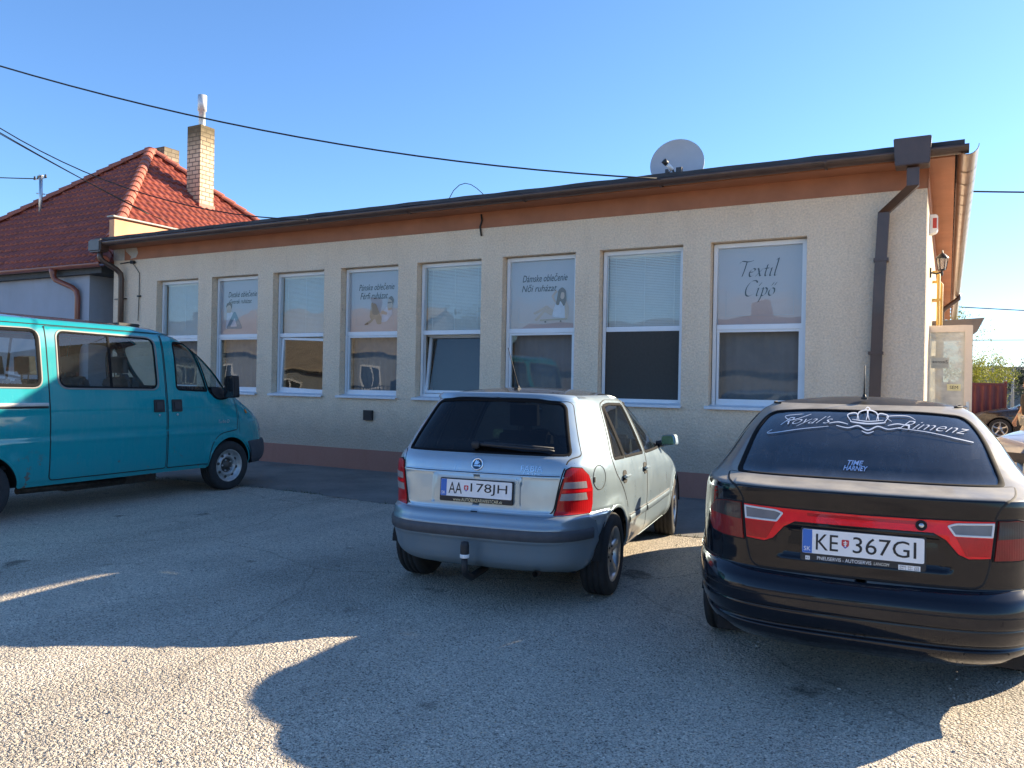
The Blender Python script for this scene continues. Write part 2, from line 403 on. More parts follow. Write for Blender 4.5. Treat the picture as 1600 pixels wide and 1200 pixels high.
# ================================================================== SETTING
def stucco(name, c1, c2, coarse=38.0, strength=0.9, dist=0.012, dirt=False):
    m, n, b, o = nodes(name); oc = objco(n)
    big = noise(n, oc, 0.9, 5); fine = noise(n, oc, 45, 4, 0.7)
    c = ramp(n, [(0.3, c1), (0.72, c2)]); n.links.new(math_(n, 'ADD', math_(n, 'MULTIPLY', big, 0.65), math_(n, 'MULTIPLY', fine, 0.35)), c.inputs[0])
    st = N(n, 'ShaderNodeMapping'); st.inputs['Scale'].default_value = (1.6, 1.6, 0.4); n.links.new(oc, st.inputs[0])
    sr = ramp(n, [(0.5, (1, 1, 1)), (0.85, (0.90, 0.885, 0.87))]); n.links.new(noise(n, st.outputs[0], 2.2, 6, 0.6), sr.inputs[0])
    col = mixc(n, 1.0, c.outputs[0], sr.outputs[0], 'MULTIPLY')
    if dirt:                                  # mud splashed up from the yard, dark pock marks in the roughcast
        sz = N(n, 'ShaderNodeSeparateXYZ'); n.links.new(oc, sz.inputs[0]); zr = N(n, 'ShaderNodeMapRange'); zr.inputs[1].default_value = .85; zr.inputs[2].default_value = .3; n.links.new(math_(n, 'ADD', sz.outputs[2], math_(n, 'MULTIPLY', noise(n, oc, 3.5, 6, .7), -.55)), zr.inputs[0])
        col = mixc(n, math_(n, 'MULTIPLY', zr.outputs[0], .55), col, (.30, .26, .22))
        sp_ = ramp(n, [(.36, (.84, .84, .84)), (.62, (1.06, 1.06, 1.06))]); n.links.new(noise(n, oc, 42, 3, .7), sp_.inputs[0]); col = mixc(n, 1.0, col, sp_.outputs[0], 'MULTIPLY')
        pk = ramp(n, [(.735, (0, 0, 0)), (.76, (1, 1, 1))]); n.links.new(noise(n, oc, 9, 3, .6), pk.inputs[0]); col = mixc(n, math_(n, 'MULTIPLY', pk.outputs[0], .45), col, (.22, .18, .15))
    n.links.new(col, b.inputs['Base Color'])
    b.inputs['Roughness'].default_value = 0.95; b.inputs['Specular IOR Level'].default_value = 0.15
    v = N(n, 'ShaderNodeTexVoronoi'); v.inputs['Scale'].default_value = coarse; v.feature = 'SMOOTH_F1'; n.links.new(oc, v.inputs['Vector'])
    h = math_(n, 'ADD', math_(n, 'MULTIPLY', noise(n, oc, coarse*1.6, 5, 0.75), 1.0), math_(n, 'MULTIPLY', v.outputs['Distance'], -0.7))
    bump(n, h, strength, dist, b); return m
def ground_mat():
    m, n, b, o = nodes('chip_seal'); oc = objco(n)
    v = N(n, 'ShaderNodeTexVoronoi'); v.inputs['Scale'].default_value = 66; v.inputs['Randomness'].default_value = 1; n.links.new(oc, v.inputs['Vector'])
    v2 = N(n, 'ShaderNodeTexVoronoi'); v2.inputs['Scale'].default_value = 165; n.links.new(oc, v2.inputs['Vector'])
    sep = N(n, 'ShaderNodeSeparateColor'); n.links.new(v.outputs['Color'], sep.inputs[0])
    stone = ramp(n, [(0.0, (0.06, 0.057, 0.055)), (0.10, (0.14, 0.135, 0.125)), (0.25, (0.36, 0.34, 0.31)), (0.55, (0.50, 0.48, 0.44)), (0.8, (0.60, 0.575, 0.53)), (0.93, (0.48, 0.38, 0.28)), (1.0, (0.75, 0.73, 0.69))]); n.links.new(sep.outputs[0], stone.inputs[0])
    sep2 = N(n, 'ShaderNodeSeparateColor'); n.links.new(v2.outputs['Color'], sep2.inputs[0])
    grit = ramp(n, [(0.0, (0.15, 0.145, 0.135)), (0.4, (0.36, 0.345, 0.32)), (1.0, (0.55, 0.53, 0.49))]); n.links.new(sep2.outputs[0], grit.inputs[0])
    edge = ramp(n, [(0.25, (1, 1, 1)), (0.5, (0, 0, 0))]); n.links.new(v.outputs['Distance'], edge.inputs[0])
    pick = math_(n, 'MULTIPLY', edge.outputs[0], math_(n, 'GREATER_THAN', sep.outputs[1], 0.25))
    c = mixc(n, pick, grit.outputs[0], stone.outputs[0])
    big = noise(n, oc, 0.45, 7, 0.62); wr = ramp(n, [(0.26, (0.98, 0.92, 0.83)), (0.42, (1.42, 1.31, 1.16)), (0.5, (1.56, 1.43, 1.26)), (0.56, (1.46, 1.35, 1.2)), (0.74, (1.72, 1.58, 1.38))]); n.links.new(big, wr.inputs[0])
    c = mixc(n, 1.0, c, wr.outputs[0], 'MULTIPLY')
    mt = N(n, 'ShaderNodeMapping'); mt.inputs['Scale'].default_value = (1.0, 0.10, 1); mt.inputs['Rotation'].default_value = (0, 0, R(6)); n.links.new(oc, mt.inputs[0]); tr = ramp(n, [(0.34, (0.80, 0.80, 0.80)), (0.52, (1, 1, 1)), (0.7, (1.06, 1.05, 1.04))]); n.links.new(noise(n, mt.outputs[0], 1.4, 5, 0.55), tr.inputs[0])
    c = mixc(n, 1.0, c, tr.outputs[0], 'MULTIPLY')
    vc = N(n, 'ShaderNodeTexVoronoi'); vc.feature = 'DISTANCE_TO_EDGE'; vc.inputs['Scale'].default_value = 0.28; wv = N(n, 'ShaderNodeTexNoise'); wv.inputs['Scale'].default_value = 2.2; wv.inputs['Detail'].default_value = 6; n.links.new(oc, wv.inputs['Vector']); n.links.new(mixc(n, .22, oc, wv.outputs['Color']), vc.inputs['Vector'])
    ck = ramp(n, [(0.0, (0.55, 0.54, 0.53)), (0.0035, (1, 1, 1))]); n.links.new(vc.outputs['Distance'], ck.inputs[0]); c = mixc(n, .6, c, mixc(n, 1.0, c, ck.outputs[0], 'MULTIPLY'))
    oil = ramp(n, [(0.655, (1, 1, 1)), (0.72, (0.42, 0.41, 0.40))]); n.links.new(noise(n, oc, 1.7, 4, 0.55), oil.inputs[0])
    c = mixc(n, 1.0, c, oil.outputs[0], 'MULTIPLY')
    n.links.new(c, b.inputs['Base Color']); b.inputs['Roughness'].default_value = 0.9; b.inputs['Specular IOR Level'].default_value = 0.25
    h = math_(n, 'ADD', math_(n, 'MULTIPLY', v.outputs['Distance'], -1.0), math_(n, 'MULTIPLY', v2.outputs['Distance'], -0.5))
    bump(n, h, 1.0, 0.016, b); return m
def concrete(name, c1, c2, scale=1.3):
    m, n, b, o = nodes(name); oc = objco(n)
    r = ramp(n, [(0.3, c1), (0.7, c2)]); n.links.new(noise(n, oc, scale, 8, 0.65), r.inputs[0])
    k = ramp(n, [(0.3, (0.7, 0.7, 0.7)), (0.6, (1, 1, 1))]); n.links.new(noise(n, oc, 22, 5, 0.7), k.inputs[0])
    n.links.new(mixc(n, 0.7, r.outputs[0], k.outputs[0], 'MULTIPLY'), b.inputs['Base Color']); b.inputs['Roughness'].default_value = 0.85
    bump(n, noise(n, oc, 90, 4, 0.7), 0.4, 0.005, b); return m
STUC = stucco('pink_roughcast', (0.84, 0.655, 0.48), (0.92, 0.765, 0.58), coarse=32.0, strength=0.95, dist=0.018, dirt=True)
STUC2 = stucco('inner_plaster', (0.5, 0.46, 0.4), (0.56, 0.52, 0.46), 20, 0.3, 0.004)
PLINTH = stucco('brown_plinth_paint', (0.34, 0.165, 0.125), (0.42, 0.22, 0.17), 60, 0.35, 0.004)
ORANGE = plain('orange_eave_paint', (0.36, 0.145, 0.075), 0.7, var=0.14, vs=2.0, bmp=0.25, bs_=40)
ORANGE2 = plain('pale_orange_parapet', (0.72, 0.36, 0.20), 0.85, var=0.12, vs=2.5, bmp=0.3, bs_=60)
BARE = concrete('bare_render', (0.42, 0.40, 0.36), (0.55, 0.52, 0.46), 5)
FELT = plain('roofing_felt', (0.06, 0.06, 0.065), 0.9, var=0.3, vs=3, bmp=0.6, bs_=90)
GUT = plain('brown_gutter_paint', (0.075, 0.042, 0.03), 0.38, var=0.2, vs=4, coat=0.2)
GUT_SUN = plain('sunlit_brown_gutter', (0.20, 0.115, 0.075), 0.35, metal=0.35, var=0.15, vs=3, coat=0.3)  # lighter copy of the gutter brown: sunlight on the end gutter put into colour
PVC = plain('white_pvc', (0.78, 0.80, 0.82), 0.35, var=0.03, vs=6)
SILLM = plain('white_sill_metal', (0.70, 0.74, 0.78), 0.4, var=0.08, vs=7)
PANE = glass('window_pane', (0.90, 0.93, 0.92), 0.06, 0.0, 0.02)
SLAT = plain('blind_slats', (0.90, 0.91, 0.88), 0.5, var=0.03)
SCREEN = plain('insect_screen', (0.060, 0.055, 0.048), 0.9, var=0.1, vs=30)
DARK = plain('dark_interior', (0.03, 0.03, 0.033), 0.9)
BLACKP = plain('black_plastic', (0.018, 0.018, 0.02), 0.55, var=0.2, vs=20, bmp=0.15, bs_=300)
STEEL = plain('galvanised_steel', (0.55, 0.57, 0.58), 0.35, metal=0.85, var=0.1)
CABLE = plain('cable_rubber', (0.012, 0.012, 0.013), 0.6)

# ground, apron, sky is the world
g = MB(); g.add([(-900, -900, 0), (900, -900, 0), (900, 900, 0), (-900, 900, 0)], [(0, 1, 2, 3)])
kind(g.build('ground', ground_mat()), 'structure')
ap = MB()
edge = [(-3.0, -2.75), (3.0, -2.6), (4.6, -2.66), (5.6, -2.52), (6.37, -2.55), (7.3, -2.66), (7.96, -2.7), (9.2, -2.62), (10.6, -2.7), (12.2, -2.62), (13.42, -2.66)]
ed2 = []
for i in range(len(edge)-1):
    for k in range(10):
        t = k/10; ed2.append((edge[i][0]*(1-t)+edge[i+1][0]*t, edge[i][1]*(1-t)+edge[i+1][1]*t+random.uniform(-.025, .025)))
ed2.append(edge[-1])
V = [(x, 0.02, .004) for x, y in ed2]+[(x, y, .004) for x, y in ed2]; k = len(ed2)
ap.add(V, [(i, i+k, i+1+k, i+1) for i in range(k-1)])
kind(ap.build('concrete_apron', concrete('apron_concrete', (0.14, 0.13, 0.12), (0.25, 0.235, 0.21))), 'structure')
wd = MB()                                   # weeds and moss in the joint at the apron's edge
for i in range(420):
    j = random.randrange(k-1); t = random.random(); x = ed2[j][0]*(1-t)+ed2[j+1][0]*t; y = ed2[j][1]*(1-t)+ed2[j+1][1]*t
    if noise and math.sin(x*2.3)+math.sin(x*5.1) < 0.1: continue
    a = random.uniform(0, 6.28); L = random.uniform(.015, .05); y += random.uniform(-.02, .01)
    wd.add([(x-.004, y, 0), (x+.004, y, 0), (x+math.cos(a)*L*.6, y+math.sin(a)*L*.6, L)], [(0, 1, 2)])
kind(wd.build('weeds', plain('weed_green', (0.09, 0.11, 0.04), 0.9, var=0.4, vs=20), recalc=False), 'stuff')
pb = MB()
for i in range(520):                        # loose chippings lying on the surface
    x = random.uniform(8.5, 14.5); y = random.uniform(-9.3, -3.0); r = random.uniform(.004, .011); a = random.uniform(0, 3)
    c, s_ = math.cos(a), math.sin(a)
    B = [(-1, -.6), (.2, -1), (1, -.2), (.6, .8), (-.7, .7)]
    V = [(x+(c*u-s_*v)*r, y+(s_*u+c*v)*r, 0.0) for u, v in B]+[(x+(c*u-s_*v)*r*.6, y+(s_*u+c*v)*r*.6, r*.8) for u, v in B]
    pb.add(V, [(5, 6, 7, 8, 9)]+[(q, (q+1) % 5, (q+1) % 5+5, q+5) for q in range(5)])
kind(pb.build('loose_chippings', plain('chipping_stone', (0.36, 0.33, 0.29), 0.9, var=0.5, vs=3), recalc=False), 'stuff')

# ------------------------------------------------------------------ the shop
SK = 0.012                                   # the end wall is a hair off square
XL, XR, YB = -1.33, 13.47, 22.0
PIT_, WW, ZS, ZT = 1.5655, 1.1962, 1.2204, 3.3815
shop = thing('shop_building', 'long single-storey pink roughcast shop with eight tall windows and brown gutter', 'building')
m = MB(); zb = 0.34
xs = [XL]+[v for i in range(8) for v in (i*PIT_, i*PIT_+WW)]+[XR]
m.box(XL, XR, 0, .35, zb, ZS); m.box(XL, XR, 0, .35, ZT, 4.08)
for i in range(0, len(xs), 2): m.box(xs[i], xs[i+1], 0, .35, ZS, ZT)
DY0, DY1, DZ = 2.2, 3.05, 2.42
def xr_(y): return XR+SK*y
def slab(m, y0, y1, z0, z1, t=.35, o=0.0, mi=0):
    V = [(xr_(y)-t, y, z) for z in (z0, z1) for y in (y0, y1)]+[(xr_(y)+o, y, z) for z in (z0, z1) for y in (y0, y1)]
    m.add(V, [(0, 1, 3, 2), (4, 6, 7, 5), (0, 2, 6, 4), (1, 5, 7, 3), (0, 4, 5, 1), (2, 3, 7, 6)], False, mi)
slab(m, .35, DY0, zb, 4.08); slab(m, DY1, YB, zb, 4.08); slab(m, DY0, DY1, DZ, 4.08)
m.box(XL, XL+.35, .35, YB, zb, 4.08); m.box(XL, XR+SK*YB, YB, YB+.35, 0, 4.08)
m.build('wall', STUC, shop, recalc=False)
m = MB(); m.box(XL-.006, XR+.01, -.008, .34, 0, zb); slab(m, .34, DY0, 0, zb, .36, .01); slab(m, DY1, YB, 0, zb, .36, .01); m.box(XL-.006, XL+.35, .34, YB, 0, zb)
m.build('plinth', PLINTH, shop, recalc=False)
m = MB(); m.box(XL+.36, XR-.36, 6.0, 6.1, 0, 4.05); m.build('inner_wall', STUC2, shop)
m = MB()
m.box(-.98, XR+.004, -.014, 0, 3.84, 4.08)
V = [(xr_(y)+d, y, z) for z in (3.84, 4.08) for y in (-.014, YB) for d in (0, .014)]
m.add(V, [(0, 1, 3, 2), (4, 6, 7, 5), (0, 4, 5, 1), (1, 5, 7, 3), (2, 3, 7, 6)])
m.build('eave_band', ORANGE, shop, recalc=False)
m = MB(); m.add([(-1.33, -.012, 3.86), (-.98, -.012, 3.84), (-.62, -.016, 3.88), (-.56, -.016, 3.97), (-.6, -.016, 4.08), (-1.33, -.012, 4.08)], [(0, 1, 2, 3, 4, 5)])
m.build('bare_render_patch', BARE, shop, recalc=False)
m = MB()
P = [(XL-.02, -.36), (XR+.27, -.36), (XR+.27+SK*YB, YB+.3), (XL-.02, YB+.3)]; m.prism(P, 4.08, 4.20, 'xy'); m.build('eave_slab', ORANGE, shop)
m = MB()                                    # felt sheets, slightly uneven along the edge
xs2 = np.linspace(XL-.05, XR+.36, 60); zz = [4.215+.003*math.sin(i*1.7)+random.uniform(-.004, .004) for i in range(60)]
V = []; F = []
for i, x in enumerate(xs2):
    V += [(x, -.40, zz[i]-.02), (x, -.40, zz[i]+.035), (x+SK*YB*(i/59), YB+.3, 4.6), (x+SK*YB*(i/59), YB+.3, 4.5)]
for i in range(59): a = i*4; b = a+4; F += [(a, b, b+1, a+1), (a+1, b+1, b+2, a+2), (a+3, a+2, b+2, b+3)]
F += [(0, 1, 2, 3), (236, 239, 238, 237)]
m.add(V, F); m.build('roof', FELT, shop, recalc=False)
m = MB(); m.prism([(-.12, 4.26), (1.4, 4.28), (9, 4.38), (9, 4.72), (-.12, 4.68)], XL, XL+.16, 'yz'); m.build('parapet', ORANGE2, shop)
m = MB(); m.box(XL-.03, XL+.19, -.16, 9.05, 4.725, 4.755); m.build('parapet_cap', BARE, shop)
def half_gutter(m, P0, P1, r, up_=Vector((0, 0, 1)), n=12):
    P0, P1 = Vector(P0), Vector(P1); d = (P1-P0).normalized(); s_ = d.cross(up_).normalized(); V = []
    for P in (P0, P1):
        for rr in (r, r-.006):
            for k in range(n+1):
                a = math.pi*k/n; V.append(P+s_*math.cos(a)*rr-up_*math.sin(a)*rr*1.05)
    q = n+1; F = []
    for k in range(n): F += [(k, k+1, 2*q+k+1, 2*q+k), (q+k, 3*q+k, 3*q+k+1, q+k+1)]
    F += [(0, 2*q, 3*q, q), (n, q+n, 3*q+n, 2*q+n)]
    m.add(V, F, True)
m = MB(); half_gutter(m, (XL-.0, -.445, 4.145), (XR+.40, -.445, 4.165), .082)
for x in np.arange(0.4, 13.2, 2.0): half_gutter(m, (x, -.445, 4.1505), (x+.03, -.445, 4.1505), .0875)
for x in np.arange(-.2, 13.2, .78): m.box(x, x+.025, -.47, -.36, 4.168, 4.176)
m.build('gutter', GUT, shop, recalc=False)
m = MB(); half_gutter(m, (XR+.39, -.50, 4.16), (XR+.39+SK*YB, YB, 4.13), .105)
for y in np.arange(.3, 21, .62): half_gutter(m, (XR+.39+SK*y, y, 4.158), (XR+.39+SK*y, y+.03, 4.158), .113)
m.build('gutter', GUT_SUN, shop, recalc=False)
m = MB(); m.prism([(13.13, 4.29), (13.51, 4.29), (13.495, 3.985), (13.15, 3.985)], -.59, -.33, 'xz'); m.build('rain_hopper', GUT, shop, bevel=.008)
m = MB(); m.box(-1.37, -.98, -.56, -.34, 3.95, 4.20); m.build('rain_hopper', GUT, shop, bevel=.03, seg=3)
def rect_sweep(m, P, wx, wy):
    V = []; F = []
    P = [Vector(p) for p in P]
    for p in P: V += [p+Vector((a*wx/2, b*wy/2, 0)) for a, b in ((-1, -1), (1, -1), (1, 1), (-1, 1))]
    for i in range(len(P)-1):
        for k in range(4): F.append((i*4+k, i*4+(k+1) % 4, i*4+4+(k+1) % 4, i*4+4+k))
    m.add(V, F)
m = MB(); rect_sweep(m, [(13.33, -.46, 3.97), (13.33, -.46, 3.77), (13.02, -.09, 3.57), (12.985, -.09, 2.7), (12.93, -.09, .15)], .125, .10)
for z, x in ((3.0, 13.0), (1.9, 12.96), (.8, 12.945)): m.box(x-.08, x+.08, -.15, 0, z, z+.035)
m.build('downpipe', GUT, shop, recalc=True)
m = MB(); m.tube([(-1.12, -.45, 3.97), (-1.12, -.45, 3.84), (-1.10, -.40, 3.78), (-1.0, -.18, 3.64), (-.975, -.10, 3.56), (-.97, -.085, 3.45), (-.97, -.085, .1)], .055, 14)
for z in (3.05, 1.4): m.box(-1.27, -.9, -.03, 0, z, z+.02)
m.build('downpipe', GUT, shop)
m = MB()                                    # slack wires and little clamps by the left corner
m.tube([(-1.1, -.02, 3.78), (-.75, -.02, 3.80), (-.62, -.02, 3.78)], .012, 6)
m.tube([(-.72, -.02, 3.78), (-.50, -.02, 3.56), (-.50, -.02, 3.1), (-.52, -.02, 2.6)], .007, 6)
m.box(-.54, -.46, -.04, 0, 3.08, 3.11); m.box(-.76, -.66, -.05, 0, 3.76, 3.82); m.build('loose_wire', CABLE, shop)
m = MB(); m.tube([(7.45, -.02, 4.05), (7.47, -.03, 3.95), (7.44, -.03, 3.86), (7.46, -.02, 3.72)], .014, 6); m.build('loose_wire', CABLE, shop)

# ------------------------------------------------------------------ windows
SKIN = plain('poster_skin', (0.62, 0.42, 0.32), 0.9, var=0.1); PINK = plain('poster_cloth', (0.66, 0.62, 0.68), 0.9, var=0.15)
HAIR = plain('poster_hair', (0.16, 0.10, 0.075), 0.9); TAN = plain('poster_trousers', (0.46, 0.33, 0.24), 0.9); BLUEC = plain('poster_denim', (0.17, 0.26, 0.33), 0.9, var=.2)
INK = plain('poster_ink', (0.03, 0.028, 0.032), 0.9); PALE = plain('poster_line', (0.55, 0.50, 0.52), 0.9)
def poster_mat():
    m, n, b, o = nodes('poster_print'); oc = objco(n); sx = N(n, 'ShaderNodeSeparateXYZ'); n.links.new(oc, sx.inputs[0])
    z = N(n, 'ShaderNodeMapRange'); z.inputs[1].default_value = 2.3; z.inputs[2].default_value = 3.3; n.links.new(sx.outputs[2], z.inputs[0])
    mp = N(n, 'ShaderNodeMapping'); mp.inputs['Scale'].default_value = (1.2, 1, 3.0); n.links.new(oc, mp.inputs[0])
    f = math_(n, 'ADD', z.outputs[0], math_(n, 'MULTIPLY', math_(n, 'SUBTRACT', noise(n, mp.outputs[0], 2.2, 5), .5), 0.5))
    r = ramp(n, [(0.0, (0.60, 0.43, 0.40)), (0.28, (0.64, 0.49, 0.46)), (0.48, (0.56, 0.51, 0.53)), (1.0, (0.52, 0.51, 0.54))]); n.links.new(f, r.inputs[0])
    n.links.new(r.outputs[0], b.inputs['Base Color']); b.inputs['Roughness'].default_value = 0.8; return m
POSTER = poster_mat()
ZM0, ZM1 = 2.235, 2.305                      # the transom between the two panes
def frame_bars(m, x0, x1, z0, z1, y0, y1, wdt):
    m.box(x0, x0+wdt, y0, y1, z0, z1); m.box(x1-wdt, x1, y0, y1, z0, z1); m.box(x0+wdt, x1-wdt, y0, y1, z0, z0+wdt); m.box(x0+wdt, x1-wdt, y0, y1, z1-wdt, z1)
FY0, FY1 = .125, .195
def flat(x0, x1, z0, z1, y): return [(x0, y, z0), (x1, y, z0), (x1, y, z1), (x0, y, z1)]
def text_on(parent, txt, cx, cz, h, wd, y, mat, shear=.28):
    V, F = text_geo(txt, h, wd, shear, .003); return mesh_obj('lettering', [(cx+u, y, cz+v) for u, v in V], F, mat, parent)
def figure(parent, kindf, x, z, s, y):
    polys = []
    def pg(pts, mi): polys.append(([(x+u*s, y-.0012*len(polys)-.001, z+v*s) for u, v in rpoly(pts, .05, 4)], mi))
    if kindf == 'woman':
        pg([(-.62, -.02), (-.50, -.05), (-.26, .22), (-.05, .10), (.02, .17), (-.24, .34)], 0); pg([(-.65, .20), (-.60, .14), (-.40, .22), (-.22, .34), (-.08, .22), (.1, .12), (.12, .2), (-.2, .42), (-.42, .30)], 0)
        pg([(-.02, .06), (.40, .02), (.44, .3), (.40, .52), (.12, .52), (.03, .3)], 1); pg([(.40, .02), (.50, 0), (.52, .35), (.42, .58), (.38, .5)], 0)
        pg([(.06, .50), (.12, .48), (.02, .68), (.16, .82), (.10, .86), (-.06, .68)], 0); pg([(.10, .42), (.20, .40), (.24, .55), (.36, .36), (.44, .52), (.42, .84), (.30, .94), (.18, .86)], 2)
        pg([(.24, .62), (.32, .56), (.38, .64), (.37, .78), (.27, .79)], 0); pg([(-.42, .0), (.48, 0.02), (.48, -.02), (-.42, -.05)], 3)
        pg([(-.26, -.05), (-.20, -.05), (-.2, -.1), (-.26, -.1)], 2); pg([(.24, -.04), (.3, -.04), (.3, -.09), (.24, -.09)], 2)
    elif kindf == 'man':
        pg([(-.52, -.02), (-.35, .04), (-.22, .16), (-.12, .2), (-.28, .72), (-.36, .7), (-.42, .22), (-.34, .14), (-.6, .02)], 3); pg([(-.2, .2), (-.26, .70), (-.15, .66), (.1, .16), (.08, -.02), (-.1, -.02)], 3)
        pg([(.08, .04), (.30, .06), (.55, .32), (.5, .46), (.3, .56), (.14, .4)], 1); pg([(.12, .44), (.02, .34), (.3, .28), (.34, .36)], 0); pg([(.32, .56), (.36, .42), (.5, .46), (.56, .62), (.52, .84), (.38, .88), (.34, .72)], 0)
        pg([(.36, .84), (.5, .92), (.6, .78), (.54, .6), (.5, .76), (.4, .82)], 2); pg([(.34, .70), (.52, .72), (.52, .68), (.34, .66)], 2); pg([(-.6, .0), (-.46, .04), (-.44, -.02), (-.62, -.04)], 2)
    else:
        pg([(-.30, -.05), (-.02, -.02), (.06, .42), (-.08, .5), (-.26, .46)], 1); pg([(-.24, -.05), (.40, -.05), (.42, 0), (.12, .48), (.04, .48), (-.26, .0)], 4)
        pg([(-.10, .02), (.20, .02), (.09, .30)], 1); pg([(-.26, .46), (-.06, .46), (-.04, .66), (-.14, .74), (-.28, .66)], 0); pg([(-.30, .60), (-.26, .76), (-.10, .80), (-.02, .70), (-.05, .56), (-.10, .7), (-.24, .68)], 2)
    V = []; F = []; mi = []
    for P, q in polys: F.append(tuple(range(len(V), len(V)+len(P)))); V += P; mi.append(q)
    mesh_obj('figure', V, F, [SKIN, PINK, HAIR, TAN, BLUEC], parent, mi=mi)
GLYPH = {'T': (.66, [[(.0, .84), (.12, .95), (.5, .90), (.78, .97)], [(.40, .90), (.36, .4), (.30, .02)]]), 'e': (.42, [[(.05, .25), (.28, .30), (.34, .42), (.22, .48), (.06, .32), (.05, .12), (.15, .0), (.34, .1)]]),
 'x': (.46, [[(.02, .42), (.10, .46), (.27, .04), (.38, .06)], [(.38, .46), (.20, .24), (.02, .0)]]), 't': (.30, [[(.14, .68), (.10, .14), (.16, .0), (.27, .08)], [(.0, .45), (.26, .47)]]), 'i': (.26, [[(.03, .40), (.12, .46), (.09, .1), (.14, .0), (.25, .08)]]),
 'l': (.30, [[(.03, .92), (.14, 1.0), (.10, .2), (.14, .0), (.27, .1)]]), 'C': (.66, [[(.64, .80), (.52, .93), (.25, .86), (.06, .5), (.10, .12), (.30, .0), (.57, .14)]]), 'p': (.46, [[(.02, .40), (.12, .46), (.08, -.1), (.0, -.36)], [(.10, .34), (.24, .48), (.37, .36), (.31, .10), (.17, .0), (.09, .06)]]),
 'o': (.42, [[(.20, .46), (.05, .30), (.06, .08), (.18, .0), (.34, .14), (.33, .38), (.20, .46)]])}
GLYPH['í'] = (.28, GLYPH['i'][1]+[[(.12, .60), (.24, .80)]]); GLYPH['ő'] = (.44, GLYPH['o'][1]+[[(.12, .60), (.22, .78)], [(.28, .60), (.38, .78)]]); GLYPH['i'] = (.26, GLYPH['i'][1]+[[(.12, .66), (.15, .69)]])
def nib_text(parent, txt, x, z, s, y, nib=.085):
    # broad-nib italic letters, one flat mesh
    V = []; F = []; cx = 0.0; nv = np.array([math.cos(R(38)), math.sin(R(38))])*nib
    for ch in txt:
        adv, st = GLYPH[ch]
        for pts in st:
            pts = [np.array(p) for p in pts]; P = []
            for i in range(len(pts)-1):
                p0, p1, p2, p3 = pts[max(0, i-1)], pts[i], pts[i+1], pts[min(len(pts)-1, i+2)]
                for k in range(7): t = k/7; P.append(.5*((2*p1)+(-p0+p2)*t+(2*p0-5*p1+4*p2-p3)*t*t+(-p0+3*p1-3*p2+p3)*t**3))
            P.append(pts[-1]); b = len(V)
            for p in P:
                for q in (p-nv/2, p+nv/2): V.append((x+(cx+q[0]+.22*q[1])*s, y, z+q[1]*s))
            F += [(b+2*i, b+2*i+2, b+2*i+3, b+2*i+1) for i in range(len(P)-1)]
        cx += adv
    return mesh_obj('lettering', V, F, INK, parent)
TEXTS = {1: ('Detské oblečenie', 'Gyerek ruházat', 'child'), 3: ('Pánske oblečenie', 'Férfi ruházat', 'man'), 5: ('Dámske oblečenie', 'Női ruházat', 'woman')}
